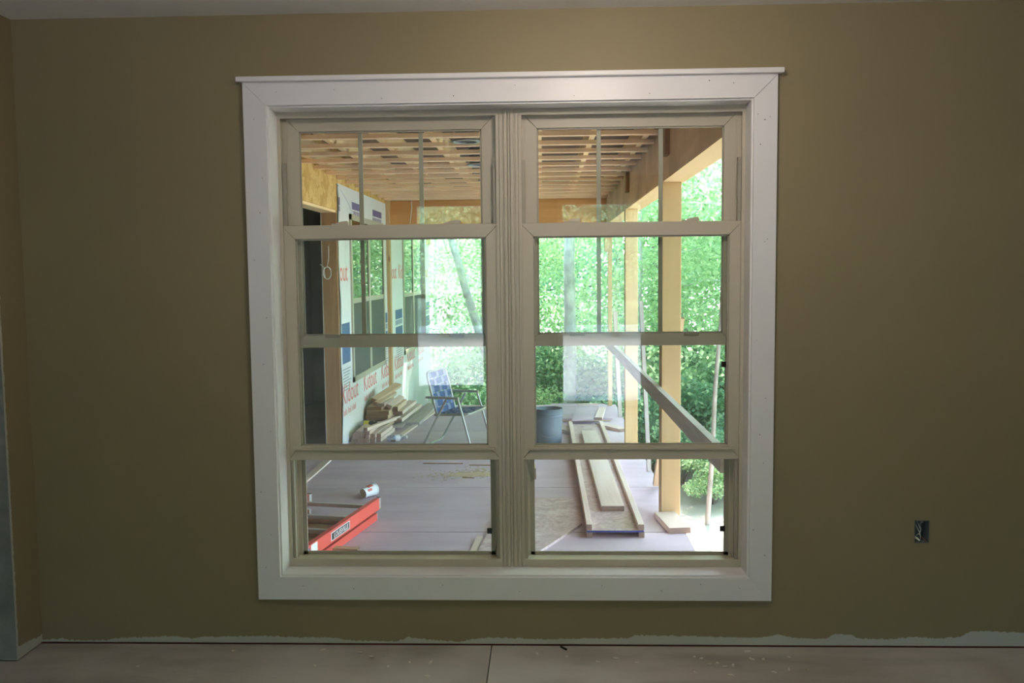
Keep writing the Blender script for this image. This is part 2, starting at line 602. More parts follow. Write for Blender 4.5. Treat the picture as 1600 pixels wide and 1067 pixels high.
mat_leaf = leaf_mat('leaf_green', (0.28, 0.45, 0.22, 1), (0.60, 0.73, 0.43, 1))
mat_leaf_d = leaf_mat('leaf_deep_green', (0.16, 0.33, 0.20, 1), (0.38, 0.56, 0.34, 1))
# ------------------------------------------------------------------ the room
WX0, WX1, WZ0, WZ1 = -1.06, 0.806, 0.262, 2.122          # rough opening of the window
OX0, OX1, OZ0, OZ1 = 1.417, 1.474, 0.413, 0.503          # hole of the outlet box
solid_with_holes('x', -3.4, 2.92, 0.007, HC + 0.3, 0.0, 0.20,
                 [(WX0, WX1, WZ0, WZ1), (OX0, OX1, OZ0, OZ1)]).build('wall_front', mat_wall, kind='structure')
MB().box(XL - 1.3, XR + 0.1, 0.012, 0.19, -0.04, 0.0075).build('trim_1', mat_plate, kind='structure',
                                                             label='dark red sill plate showing under the front wall')
wl = solid_with_holes('y', YB, 0.0, 0.007, HC, XL - 0.115, XL, [(-1.45, -0.17, 0.0, 2.08)])
wl.build('wall_left', mat_wall_l, kind='structure')
MB().box(XL - 0.113, XL - 0.001, -0.1735, -0.171, 0.012, 2.08).build('trim_2', plain('grey_drywall_paper', (0.20, 0.205, 0.195, 1), 0.9, noise=0.15, nscale=15), kind='structure',
                                                                    label='bare drywall return of the opening in the left wall')
solid_with_holes('y', YB, 0.0, 0.0, HC, XR, XR + 0.12, []).build('wall_right', mat_wall, kind='structure')
solid_with_holes('x', XL - 0.115, 2.92, 0.0, HC, YB - 0.15, YB,
                 [(0.15, 1.05, 0.08, 2.2), (-1.35, -0.57, 0.25, 2.2)]).build('wall_back', mat_wall, kind='structure')
MB().box(-3.52, -3.4, -1.7, 0.2, 0.0, HC).build('wall_hall', mat_raw, kind='structure')
MB().box(-3.4, XL - 0.116, -1.7, -1.6, 0.0, HC).build('wall_hall_end', mat_raw, kind='structure')
MB().box(XL - 0.115, 2.92, YB - 0.15, 0.0, HC, HC + 0.3).box(-3.52, XL - 0.115, -1.7, 0.0, HC, HC + 0.3).build('ceiling', mat_ceil, kind='structure')
MB().box(2.92, 5.2, YB - 1.2, 0.2, HC, HC + 0.15).box(-4.6, XL - 0.115, YB - 1.2, -1.7, HC, HC + 0.15).box(-4.6, 5.2, YB - 2.0, YB - 0.15, HC - 0.02, HC + 0.15).build('sky_block_eaves', mat_ceil, kind='structure')  # unseen overhangs added to keep direct sky light out of the room
floor = MB().box(XL - 0.115, 2.92, YB - 0.15, 0.0, -0.2, -0.022).box(-3.52, XL - 0.115, -1.7, 0.0, -0.2, -0.022).build('floor', mat_gap, kind='structure')
for (x0, x1) in ((-3.4, -2.66), (-2.657, -0.214), (-0.210, 2.23), (2.233, 2.80)):
    for k in range(5):
        if x0 < -3 and k: continue
        if x0 < -2 and k > 1: x0 = XL
        y1 = -k * 1.2
        MB().box(x0, x1, max(y1 - 1.197, YB), y1 - (0.001 if k else 0.0), -0.022, 0.0).build('subfloor_sheet', mat_sub, floor)

# frames of the other openings of the room
def simple_window(name, rect, axis, t0, t1, mull=True, label=None):
    a0, a1, z0, z1 = rect
    e = empty(name, kind='structure', label=label)
    P = (lambda m, p0, p1, q0, q1: m.box(p0, p1, t0, t1, q0, q1)) if axis == 'x' else (lambda m, p0, p1, q0, q1: m.box(t0, t1, p0, p1, q0, q1))
    m = MB()
    w = 0.05
    P(m, a0, a0 + w, z0, z1); P(m, a1 - w, a1, z0, z1); P(m, a0, a1, z0, z0 + w); P(m, a0, a1, z1 - w, z1)
    m.build('window_frame', mat_trim, e)
    if mull:
        P(MB(), a0, a1, (z0 + z1) / 2 - 0.02, (z0 + z1) / 2 + 0.02).build('meeting_rail', mat_trim, e)
    return e


simple_window('door_1', (0.15, 1.05, 0.08, 2.2), 'x', YB - 0.10, YB - 0.04, False)
simple_window('window_4', (-1.35, -0.57, 0.25, 2.2), 'x', YB - 0.10, YB - 0.04)

# added globe lamp, out of view above, to brighten the upper wall
lamp = empty('added_fill_lamp', (0.22, -1.08, HC), label='added globe lamp out of view that brightens the upper wall', cat='lamp')
MB().lathe([(0, 0), (.17, 0), (.17, -.012), (.16, -.016), (0, -.016)], 32).build('fill_lamp_base', mat_trim, lamp)
MB().tube([(0, 0, -0.015), (0, 0, -0.075)], 0.012, 12).build('fill_lamp_stem', mat_trim, lamp)
FILL_LAMP_STRENGTH = 104.0
lm, ln_, ll_, lp_ = new_mat('fill_lamp_glow')
lp_.inputs['Base Color'].default_value = (0.9, 0.88, 0.82, 1)
lp_.inputs['Emission Color'].default_value = (1.0, 0.86, 0.72, 1)
lp_.inputs['Emission Strength'].default_value = FILL_LAMP_STRENGTH
MB().lathe([(.075 * math.sin(PI * i / 16), -.14 + .075 * math.cos(PI * i / 16)) for i in range(17)], 24).build('fill_lamp_globe', lm, lamp)

# ------------------------------------------------------------------ the twin window
win = empty('window_1', (-0.128, 0, 0.19), kind='structure', label='twin double-hung window with white casing in the olive wall')
CX0, CX1, CZ0, CZ1 = -1.128, 0.872, 0.190, 2.186
IX0, IX1, IZ0, IZ1 = -1.040, 0.786, 0.280, 2.101
g = 0.0005


def mitre(a, b, c, d):      # four (x, z) corners of a flat board on the wall
    m = MB()
    p = [a, b, c, d]
    m.hexa([(q[0], -0.0185, q[1]) for q in p] + [(q[0], -0.0002, q[1]) for q in p])
    return m


mitre((CX0 + g, CZ0), (CX1 - g, CZ0), (IX1 - g, IZ0), (IX0 + g, IZ0)).build('bottom_casing', mat_trim, win, world=True, bevel=0.0005)
mitre((IX0 + g, IZ1), (IX1 - g, IZ1), (CX1 - g, CZ1), (CX0 + g, CZ1)).build('head_casing', mat_trim, win, world=True, bevel=0.0005)
mitre((CX0, CZ0 + g), (IX0, IZ0 + g), (IX0, IZ1 - g), (CX0, CZ1 - g)).build('side_casing', mat_trim, win, world=True, bevel=0.0005)
mitre((IX1, IZ0 + g), (CX1, CZ0 + g), (CX1, CZ1 - g), (IX1, IZ1 - g)).build('side_casing', mat_trim, win, world=True, bevel=0.0005)
MB().box(CX0 - 0.018, CX1 + 0.018, -0.042, -0.0002, 2.186, 2.205).build('head_cap', mat_trim, win, world=True, bevel=0.003)
JX0, JX1, JZ0, JZ1 = -1.033, 0.779, 0.287, 2.094
MB().box(JX0 - 0.018, JX0, -0.004, 0.100, JZ0 - 0.018, JZ1 + 0.018).build('jamb_board', mat_trim, win, world=True, bevel=0.001)
MB().box(JX1, JX1 + 0.018, -0.004, 0.100, JZ0 - 0.018, JZ1 + 0.018).build('jamb_board', mat_trim, win, world=True, bevel=0.001)
MB().box(JX0, JX1, -0.004, 0.100, JZ1, JZ1 + 0.018).build('head_jamb_board', mat_trim, win, world=True, bevel=0.001)
MB().box(JX0, JX1, -0.004, 0.100, JZ0 - 0.018, JZ0).build('sill_board', mat_trim, win, world=True, bevel=0.001)
m = MB()
for (x, z) in [(-1.088, 2.05), (-1.062, 1.83), (-1.075, 1.70), (-1.102, 1.52), (-1.062, 1.30), (-1.08, 1.12), (-1.06, .86), (-1.105, .62), (-1.07, .45), (-1.095, .32),
               (-1.0, 2.15), (-.78, 2.155), (-.6, 2.12), (-.33, 2.125), (-.1, 2.16), (.12, 2.118), (.4, 2.122), (.62, 2.165), (.71, 2.155),
               (.80, 2.04), (.825, 2.02), (.845, 2.03), (.81, 1.93), (.84, 1.58), (.83, 1.57), (.805, 1.2), (.84, .98), (.82, .84), (.835, .73), (.80, .47), (.845, .37),
               (-.95, .245), (-.75, .235), (-.4, .25), (-.1, .225), (.22, .25), (.45, .23), (.6, .255), (.75, .24)]:
    r = random.uniform(0.0014, 0.0024)
    m.add([(x + r * math.cos(k * PI / 3), -0.0189, z + r * math.sin(k * PI / 3)) for k in range(6)], [tuple(range(6))])
m.build('nail_holes', mat_gap, win, world=True, kind='stuff')

# fluted mullion cover between the two units
m = MB().box(-0.168, -0.092, 0.098, 0.20, JZ0, JZ1)
for x0, x1, y in ((-0.166, -0.156, 0.090), (-0.148, -0.137, 0.086), (-0.133, -0.127, 0.089), (-0.123, -0.112, 0.086), (-0.104, -0.094, 0.090)):
    m.box(x0, x1, y, 0.10, JZ0, JZ1)
m.build('mullion', mat_vinyl, win, world=True)


def sash(name, x0, x1, z0, z1, y0, y1, st, tr, br, muntins, locks, lip):
    s = empty(name, (0, 0, 0), parent=win)
    WM[s.name] = wmat(win)
    kw = dict(world=True)
    b = MB
    e = 0.0006
    yf = y0
    # mitred frame members
    def fr(pts):
        mm = MB()
        mm.hexa([(p[0], yf, p[1]) for p in pts] + [(p[0], y1, p[1]) for p in pts])
        return mm
    fr([(x0, z0 + e), (x0 + st, z0 + br + e), (x0 + st, z1 - tr - e), (x0, z1 - e)]).build('stile', mat_vinyl, s, bevel=0.0015, **kw)
    fr([(x1 - st, z0 + br + e), (x1, z0 + e), (x1, z1 - e), (x1 - st, z1 - tr - e)]).build('stile', mat_vinyl, s, bevel=0.0015, **kw)
    fr([(x0 + e, z0), (x1 - e, z0), (x1 - st - e, z0 + br), (x0 + st + e, z0 + br)]).build('bottom_rail', mat_vinyl, s, bevel=0.0015, **kw)
    fr([(x0 + st + e, z1 - tr), (x1 - st - e, z1 - tr), (x1 - e, z1), (x0 + e, z1)]).build('top_rail', mat_vinyl, s, bevel=0.0015, **kw)
    gx0, gx1, gz0, gz1 = x0 + st - .004, x1 - st + .004, z0 + br - .004, z1 - tr + .004
    ym = (y0 + y1) / 2
    b().box(gx0, gx1, ym - 0.002, ym + 0.002, gz0, gz1).build('pane', mat_glass, s, **kw)
    # glazing bead
    m = MB()
    w = 0.006
    for q in ((x0 + st - .001, x0 + st + w, z0 + br, z1 - tr), (x1 - st - w, x1 - st + .001, z0 + br, z1 - tr),
              (x0 + st, x1 - st, z0 + br - .001, z0 + br + w), (x0 + st, x1 - st, z1 - tr - w, z1 - tr + .001)):
        m.box(q[0], q[1], ym - 0.008, ym - 0.002, q[2], q[3])
    m.build('glazing_bead', mat_vinyl_d, s, **kw)
    for k in range(muntins):
        xc = x0 + st + (x1 - x0 - 2 * st) * (k + 1) / (muntins + 1)
        b().box(xc - 0.0085, xc + 0.0085, ym + 0.0025, ym + 0.009, z0 + br, z1 - tr).build('muntin', mat_vinyl, s, **kw)
    for xc in locks:
        m = MB()
        m.box(xc - 0.032, xc + 0.032, y0 + 0.004, y1 - 0.003, z1, z1 + 0.006)
        m.hexa([(xc - 0.018, y0 + .006, z1 + .006), (xc + .034, y0 + .006, z1 + .006), (xc + .034, y1 - .008, z1 + .006), (xc - .018, y1 - .008, z1 + .006),
                (xc - 0.006, y0 + .008, z1 + .013), (xc + .030, y0 + .008, z1 + .017), (xc + .030, y1 - .01, z1 + .017), (xc - .006, y1 - .01, z1 + .013)])
        m.build('sash_lock', mat_vinyl, s, bevel=0.001, **kw)
    if lip:
        b().box(x0 + .022, x1 - .022, y0 - 0.010, y0 + 0.002, z0 + br - 0.018, z0 + br - 0.008).build('finger_lift', mat_vinyl, s, bevel=0.002, **kw)
    return s


for (x0, x1, lk, kp) in ((-1.033, -0.168, (-0.80, -0.355), (-0.845, -0.345)), (-0.092, 0.779, (0.115, 0.575), (0.135, 0.585))):
    fr = empty('unit_frame', parent=win)
    WM[fr.name] = wmat(win)
    kw = dict(world=True)
    m = MB()
    for s_, xa in ((1, x0), (-1, x1)):
        def bx(a, b_, y0, y1, z0=JZ0, z1=JZ1):
            p, q = sorted((xa + s_ * a, xa + s_ * b_))
            m.box(p, q, y0, y1, z0, z1)
        bx(0, 0.012, 0.092, 0.100)
        bx(0, 0.006, 0.100, 0.136)
        bx(0, 0.026, 0.136, 0.140)
        bx(0, 0.012, 0.140, 0.172)
        bx(0, 0.034, 0.172, 0.190)
    m.build('jamb_track', mat_vinyl, fr, **kw)
    m = MB()
    for s_, xa in ((1, x0), (-1, x1)):
        p, q = sorted((xa + s_ * 0.012, xa + s_ * 0.024))
        m.box(p, q, 0.106, 0.128, JZ0 + 0.03, 1.90)
    m.build('track_cover', mat_vinyl_d, fr, **kw)
    MB().box(x0, x1, 0.0914, 0.1895, 2.080, JZ1).box(x0, x1, 0.0908, 0.0995, 2.070, 2.0815).build('head', mat_vinyl, fr, **kw)
    m = MB().hexa([(x0, 0.0908, JZ0), (x1, 0.0908, JZ0), (x1, 0.20, JZ0), (x0, 0.20, JZ0),
                   (x0, 0.0908, 0.318), (x1, 0.0908, 0.318), (x1, 0.20, 0.306), (x0, 0.20, 0.306)])
    m.build('sill', mat_vinyl, fr, bevel=0.002, **kw)
    sash('upper_sash', x0 + 0.022, x1 - 0.022, 1.170, 2.076, 0.140, 0.170, 0.049, 0.050, 0.048, 2, (), False)
    for xc in kp:
        MB().box(xc - 0.03, xc + 0.03, 0.132, 0.150, 1.210, 1.224).build('keeper', mat_vinyl_d, fr, bevel=0.002, **kw)
    sash('lower_sash', x0 + 0.004, x1 - 0.004, 0.720, 1.656, 0.102, 0.132, 0.051, 0.053, 0.058, 0, lk, True)
    # half screen outside the lower opening
    sc_ = empty('insect_screen', parent=win)
    WM[sc_.name] = wmat(win)
    m = MB()
    a, b_ = x0 + 0.034, x1 - 0.034
    for q in ((a, a + .018, .308, 1.20), (b_ - .018, b_, .308, 1.20), (a, b_, .308, .322), (a, b_, 1.182, 1.20)):
        m.box(q[0], q[1], 0.180, 0.188, q[2], q[3])
    m.build('screen_frame', mat_vinyl_d, sc_, **kw)
    MB().box(a + .017, b_ - .017, 0.1835, 0.1838, .321, 1.183).build('screen_mesh', mat_screen, sc_, **kw)
    for z in ((0.41,) if x0 < -0.5 else (0.42, 1.09)):
        MB().box(b_ - 0.034, b_ - 0.014, 0.172, 0.180, z - 0.012, z + 0.010).build('screen_tab', mat_black, sc_, **kw)

# ------------------------------------------------------------------ outlet box in the wall
ob = empty('outlet_box', (1.4455, 0.0, OZ0), label='open outlet box with loose wires set low in the olive wall', cat='electrical box')
m = MB()
x0, x1, z0, z1 = OX0 + .0005, OX1 - .0005, OZ0 + .0005, OZ1 - .0005
m.box(x0, x0 + .003, 0.001, .07, z0, z1).box(x1 - .003, x1, 0.001, .07, z0, z1).box(x0, x1, .001, .07, z0, z0 + .003).box(x0, x1, .001, .07, z1 - .003, z1).box(x0, x1, .067, .07, z0, z1)
m.build('box_shell', mat_box_in, ob, world=True)
MB().box(1.438, 1.450, 0.002, 0.02, z1 - .011, z1).build('screw_tab', mat_box_in, ob, world=True)
MB().box(1.445, 1.456, 0.002, 0.02, z0, z0 + .010).build('screw_tab', mat_box_in, ob, world=True)
MB().tube([(1.432, .06, .495), (1.434, .03, .475), (1.440, .012, .455), (1.444, .01, .440), (1.449, .02, .425)], 0.0016, 6).build('wire', mat_wire, ob, world=True)
MB().tube([(1.446, .06, .49), (1.445, .03, .478), (1.447, .014, .462), (1.441, .01, .448), (1.430, .015, .440)], 0.0015, 6).build('wire', mat_wire, ob, world=True)
MB().tube([(1.452, .05, .436), (1.459, .02, .4255), (1.466, .012, .4195)], 0.0014, 6).build('wire', mat_copper, ob, world=True, label='bare copper wire')
MB().tube([(1.422, .01, .436), (1.432, .006, .428), (1.440, .008, .421)], [0.004, 0.0045, 0.003], 7).build('cable_sheath', mat_wire, ob, world=True)

# ------------------------------------------------------------------ flakes of dried compound on the floor
flakes = [(-0.868, -0.053), (-0.718, -0.075), (-0.669, -0.109), (-0.675, -0.143), (-0.436, -0.157), (-0.431, -0.274), (-0.587, -0.197), (-0.513, -0.163), (-0.031, -0.078), (0.081, -0.099), (0.198, -0.143), (0.268, -0.114), (0.341, -0.152), (0.565, -0.099), (0.589, -0.11), (0.609, -0.159), (0.644, -0.148), (0.664, -0.18), (0.697, -0.169), (0.67, -0.254), (0.545, -0.23), (0.778, -0.113), (0.819, -0.112), (0.96, -0.203), (0.892, -0.204), (0.831, -0.226), (0.92, -0.1), (0.777, -0.044), (-0.864, -0.19), (-1.219, -0.063), (-0.992, -0.287), (-1.533, -0.21)]
for i, (fx, fy) in enumerate(flakes):
    L = random.uniform(0.010, 0.026)
    m = MB()
    n = 5
    top = []
    for k in range(n):
        t = k / (n - 1)
        w = 0.0035 * (0.5 + math.sin(PI * t) * random.uniform(.7, 1.2))
        c = 0.004 * math.sin(t * 3 + i)
        top += [(L * (t - .5), c - w, 0.002 + 0.004 * (t - .5) ** 2 * (i % 3)), (L * (t - .5), c + w, 0.003 + 0.004 * (t - .5) ** 2)]
    fs = [(2 * k, 2 * k + 2, 2 * k + 3, 2 * k + 1) for k in range(n - 1)]
    m.add(top, fs)
    m.add([(a, b_, 0.0) for a, b_, c_ in top], [tuple(reversed(f)) for f in fs])
    o = m.build('compound_flake', mat_flake, loc=(fx, fy, 0.0), rot=(0, 0, random.uniform(-.9, .9)))
    tag(o, 'curled pale flake of dried wall compound on the dusty subfloor', 'debris', 'flakes on the subfloor')
o = MB().obox((0, 0, 0.004), (0.035, 0.006, 0.006), (0, 0, 0)).build('wood_splinter', mat_gap, loc=(0.07, -0.03, 0), rot=(0, 0, -0.9))
tag(o, 'thin dark splinter lying at the foot of the wall below the window', 'debris')

# ------------------------------------------------------------------ the porch: floor
ZD = -0.15
XW = -1.876          # face of the house wing
pf = empty('porch_floor', (-0.5, 3.8, ZD), kind='structure', label='plywood subfloor of the roofed porch')
seams = [0.2, 0.87, 2.055, 3.215, 4.41, 5.61, 6.81, 7.42]
for k in range(len(seams) - 1):
    gap = 0.013 if k == 1 else 0.006
    cut = 0.50 if k % 2 else -1.50
    cuts = [XW - 0.0, cut, 0.872]
    for a, b_ in zip(cuts[:-1], cuts[1:]):
        if k in (1, 2, 3): 
            if a == XW: a, b_ = XW, 0.872
            else: continue
        MB().box(a + 0.001, b_ - 0.001, seams[k] + 0.001, seams[k + 1] - gap, ZD - 0.018, ZD).build('plywood_sheet', mat_deck, pf, world=True)
MB().box(XW, 0.86, 0.2, 7.40, ZD - 0.25, ZD - 0.022).build('joist_bay', mat_gap, pf, world=True)
MB().box(0.835, 0.870, 0.2, 7.42, ZD - 0.27, ZD - 0.019).build('rim_board', mat_grey, pf, world=True)
MB().box(XW, 0.835, 7.385, 7.42, ZD - 0.27, ZD - 0.019).build('rim_board', mat_grey, pf, world=True)
for y in (0.5, 2.45, 4.86, 7.2):
    MB().box(0.70, 0.83, y - .07, y + .07, -1.6, ZD - 0.25).build('support_post', mat_grey, pf, world=True)

# the porch ceiling
pc = empty('porch_ceiling', (-0.5, 3.8, 2.335), kind='structure', label='open porch ceiling of furring strips below joists')
for k in range(19):
    y = 0.375 + 0.4025 * k
    if y > 7.3: break
    MB().box(XW + 0.002, 0.762, y - 0.030, y + 0.030, 2.330, 2.357).build('furring_strip', mat_pine_x, pc, world=True)
for k in range(8):
    x = -1.80 + 0.3555 * k
    MB().box(x - 0.019, x + 0.019, 0.2, 7.42, 2.358, 2.498).build('ceiling_joist', mat_pine_y, pc, world=True)
    if k < 7:
        for j, y in enumerate((2.15, 5.0)):
            yy = y + (0.35 if k % 2 else 0)
            MB().box(x + 0.020, x + 0.335, yy - 0.019, yy + 0.019, 2.375, 2.495).build('blocking', mat_pine_x, pc, world=True)
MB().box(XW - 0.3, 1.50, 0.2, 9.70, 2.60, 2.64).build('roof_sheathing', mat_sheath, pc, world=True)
MB().box(1.50, 1.52, 0.2, 9.72, 2.50, 2.66).build('fascia_board', mat_fascia, pc, world=True)
MB().box(XW - 0.3, 1.50, 9.70, 9.72, 2.50, 2.66).build('fascia_board', mat_fascia, pc, world=True)
MB().box(0.91, 1.50, 0.2, 9.70, 2.50, 2.51).build('eave_soffit', mat_fascia, pc, world=True)

# right hand beam, far header
bm = empty('beam_1', (0.835, 3.8, 2.035), kind='structure', label='deep plywood beam carried by the porch posts')
for y0, y1 in ((0.2, 3.30), (3.303, 5.74), (5.743, 7.62)):
    MB().box(0.765, 0.790, y0, y1, 2.036, 2.50).build('beam_ply', mat_beam, bm, world=True)
MB().box(0.7905, 0.905, 0.2, 7.62, 2.060, 2.50).build('beam_core', mat_beam, bm, world=True)
MB().box(0.767, 0.907, 0.2, 7.62, 2.030, 2.0355).build('beam_soffit', mat_beam_b, bm, world=True)
for y in (2.10, 4.62):
    MB().box(0.735, 0.764, y - 0.06, y + 0.06, 2.16, 2.333).build('beam_block', mat_stud, bm, world=True)
hd = empty('beam_2', (-0.55, 7.4, 2.035), kind='structure', label='orange header board closing the far end of the porch')
for z0, z1 in ((2.035, 2.335),):
    MB().box(XW, 0.764, 7.405, 7.445, z0, z1).build('header_board', mat_header, hd, world=True)
MB().box(XW, 0.764, 7.45, 7.58, 2.045, 2.50).build('header_core', mat_pine_x, hd, world=True)

# ------------------------------------------------------------------ the house wing on the left
ZB = -0.95
wing = empty('wall_wing', (XW, 6.0, ZD), kind='structure', label='house wing wall covered in printed white house wrap')
W1 = (5.26, 7.06, 0.40, 2.045)
W2 = (8.52, 10.30, 0.37, 2.02)
solid_with_holes('y', 4.765, 11.32, ZB, 2.295, XW - 0.006, XW, [W1, W2]).build('house_wrap', mat_wrap, wing, world=True)
solid_with_holes('y', 4.765, 11.31, ZB, 2.62, XW - 0.14, XW - 0.007, [W1, W2]).build('sheathing', mat_osb, wing, world=True)
MB().box(XW - 0.012, XW, 0.2, 4.763, 2.045, 2.62).build('sheathing_panel', mat_osb, wing, world=True, label='bare OSB header panel above the opening')
MB().box(XW - 0.14, XW - 0.013, 0.2, 4.763, 2.022, 2.62).build('opening_header', mat_pine_y, wing, world=True)
MB().box(XW - 0.138, XW - 0.002, 4.722, 4.763, ZD, 2.021).build('jamb_stud', mat_stud, wing, world=True)
MB().box(XW - 0.145, XW - 0.139, 4.715, 4.763, ZD, 2.021).build('inner_board', mat_raw, wing, world=True)
# hanging wrap end, slightly folded
m = MB()
pts = []
for i in range(14):
    z = 2.29 - (2.29 - ZD - 0.03) * i / 13
    pts += [(XW + 0.004, 4.80, z), (XW + 0.012 + 0.008 * math.sin(i * 1.3), 4.762 - 0.012 * abs(math.sin(i * .9)) - (0.02 if i > 10 else 0), z)]
m.add(pts, [(2 * i, 2 * i + 1, 2 * i + 3, 2 * i + 2) for i in range(13)], True)
m.add([(p[0] - 0.002, p[1], p[2]) for p in pts], [(2 * i + 2, 2 * i + 3, 2 * i + 1, 2 * i) for i in range(13)], True)
m.build('wrap_fold', mat_wrap, wing, world=True)
m = MB()
m.tube([(XW + .003, 4.80, 2.27), (XW + .008, 5.0, 2.22), (XW + .010, 5.25, 2.14), (XW + .002, 5.42, 2.05)], 0.010, 6)
m.build('wrap_fold', mat_wrap, wing, world=True)
# upright nailer carrying the far header
MB().box(XW + 0.001, XW + 0.040, 7.30, 7.404, ZD + 0.0, 2.334).build('nailer_post', mat_pine_z, wing, world=True)
MB().box(XW + 0.001, XW + 0.03, 11.0, 11.30, 1.93, 2.03).build('corner_trim', mat_pine_y, wing, world=True)
MB().box(-1.86, -0.9, 11.0, 11.3, 2.02, 2.06).build('eave_board', mat_pine_x, wing, world=True)

RXT = (PI / 2, 0, PI / 2)     # print lying on a plane facing +x, reading along +y
ink = lambda z, y: (XW + 0.0008, y, z)
for y in (4.78, 5.78, 6.80, 7.72, 8.78, 9.80):
    text_part('printed_word', 'Kidout', 0.27, mat_red_ink, wing, tuple(Vector(ink(0.24, y)) - wing.location), RXT, 0.97)
    sm = MB()
    for q in range(16):
        if q in (5, 10): continue
        ya, h = y + 0.03 + 0.036 * q, 0.045 + 0.018 * ((q * 7) % 3 == 0)
        sm.add([(XW + .0009, ya, 0.13), (XW + .0009, ya + 0.020, 0.13), (XW + .0009, ya + 0.020, 0.13 + h), (XW + .0009, ya, 0.13 + h)], [(0, 1, 2, 3)])
    sm.build('printed_small_row', mat_red_ink, wing, world=True, kind='stuff')
for y in (4.34, 7.12, 7.48, 8.16, 10.42):
    bod = {4.34: '     out', 7.12: 'Ki', 7.48: '   out', 8.16: 'Kid', 10.42: 'Kidout'}[y]
    if y == 4.34: y, bod = 4.80, 'out'
    elif y == 7.12: continue
    elif y == 7.48: y, bod = 7.52, 'dout'
    text_part('printed_word', bod, 0.27, mat_red_ink, wing, tuple(Vector(ink(1.40, y)) - wing.location), RXT, 0.9 if len(bod) < 4 else 0.95)
m = None


def blue_block(y0, y1, z0, z1, mat, low):
    MB().add([(XW + .0009, y0, z0), (XW + .0009, y1, z0), (XW + .0009, y1, z1), (XW + .0009, y0, z1)], [(0, 1, 2, 3)]).build('printed_block', mat, wing, world=True)
    mm = MB()
    n = 7
    for k in range(n):
        a = y0 + (y1 - y0) * (k + .1) / n
        b = y0 + (y1 - y0) * (k + .72) / n
        z = z0 - 0.012
        h = 0.045 if not low else 0.06
        mm.add([(XW + .0009, a, z - h), (XW + .0009, b, z - h), (XW + .0009, b, z), (XW + .0009, a, z)], [(0, 1, 2, 3)])
    mm.build('printed_lettering', mat, wing, world=True, kind='stuff')
    if low:
        mm = MB().add([(XW + .0009, y0, z0 - .26), (XW + .0009, y1, z0 - .26), (XW + .0009, y1, z0 - .10), (XW + .0009, y0, z0 - .10)], [(0, 1, 2, 3)])
        mm.build('printed_block', mat, wing, world=True)
        mm = MB()
        for k in range(8):
            z = z0 - 0.31 - 0.028 * k
            mm.add([(XW + .0009, y0 + .02 * (k % 3), z - .010), (XW + .0009, y1 - .03 * ((k * 5) % 4), z - .010), (XW + .0009, y1 - .03 * ((k * 5) % 4), z), (XW + .0009, y0 + .02 * (k % 3), z)], [(0, 1, 2, 3)])
        mm.build('printed_lines', mat_grey_ink, wing, world=True, kind='stuff')


for y0, y1 in ((4.79, 4.88), (5.40, 5.92), (6.47, 7.02)):
    blue_block(y0, y1, 2.10, 2.172, mat_purple_ink, False)
for y0, y1 in ((4.83, 5.18), (7.10, 7.27), (7.86, 8.42), (10.55, 11.28)):
    blue_block(y0, y1, 0.88, 1.00, mat_blue_ink, True)


def wing_window(name, rect, label):
    y0, y1, z0, z1 = rect
    e = empty(name, (XW, (y0 + y1) / 2, z0), kind='structure', label=label)
    kw = dict(world=True)
    xa, xb = XW - 0.09, XW + 0.016
    w = 0.055
    MB().box(xa, xb, y0, y0 + w, z0, z1).box(xa, xb, y1 - w, y1, z0, z1).box(xa, xb, y0, y1, z0, z0 + w).box(xa, xb, y0, y1, z1 - w, z1).build('window_frame', mat_vinyl, e, **kw)
    ym = (y0 + y1) / 2
    MB().box(xa, xb, ym - .05, ym + .05, z0 + w, z1 - w).build('mullion', mat_vinyl, e, **kw)
    for a, b in ((y0 + w, ym - .05), (ym + .05, y1 - w)):
        zr = z0 + 0.80
        MB().box(XW - .05, XW + .012, a, b, zr - .025, zr + .025).build('meeting_rail', mat_vinyl, e, **kw)
        MB().box(XW + .004, XW + .008, a, b, zr + .025, z1 - w).build('pane', mat_glass_o, e, **kw)
        MB().box(XW - .004, XW, a, b, z0 + w, zr - .025).build('pane', mat_glass_o, e, **kw)
        MB().box(XW + .004, XW + .006, a, b, z0 + w, zr - .025).build('insect_screen', mat_screen_o, e, **kw)
    return e


wing_window('window_2', W1, 'twin window of the house wing nearest the opening')
wing_window('window_3', W2, 'twin window near the far corner of the house wing')
# dark unlit room behind the opening
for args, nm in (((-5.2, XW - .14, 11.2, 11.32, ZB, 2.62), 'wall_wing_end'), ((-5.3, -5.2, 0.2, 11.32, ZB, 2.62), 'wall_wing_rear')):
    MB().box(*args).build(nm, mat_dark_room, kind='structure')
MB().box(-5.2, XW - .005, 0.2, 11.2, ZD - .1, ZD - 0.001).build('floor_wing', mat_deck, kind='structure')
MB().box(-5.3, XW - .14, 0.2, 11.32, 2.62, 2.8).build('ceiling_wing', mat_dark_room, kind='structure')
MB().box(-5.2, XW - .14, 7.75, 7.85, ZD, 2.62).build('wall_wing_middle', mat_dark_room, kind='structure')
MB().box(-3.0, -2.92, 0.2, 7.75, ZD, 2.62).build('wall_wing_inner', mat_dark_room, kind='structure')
MB().box(XW - 0.03, XW + 0.03, 0.2, 4.72, ZD, ZD + 0.012).build('trim_3', mat_lum, kind='structure', label='pale threshold strip along the opening')

# posts
def post(label, x0, x1, y0, y1, z1, mat, base=ZD):
    o = MB().box(x0, x1, y0, y1, 0, z1 - base).build('porch_post', mat, bevel=0.004)
    o.location = (0, 0, base)
    return tag(o, label, 'post', 'porch posts')


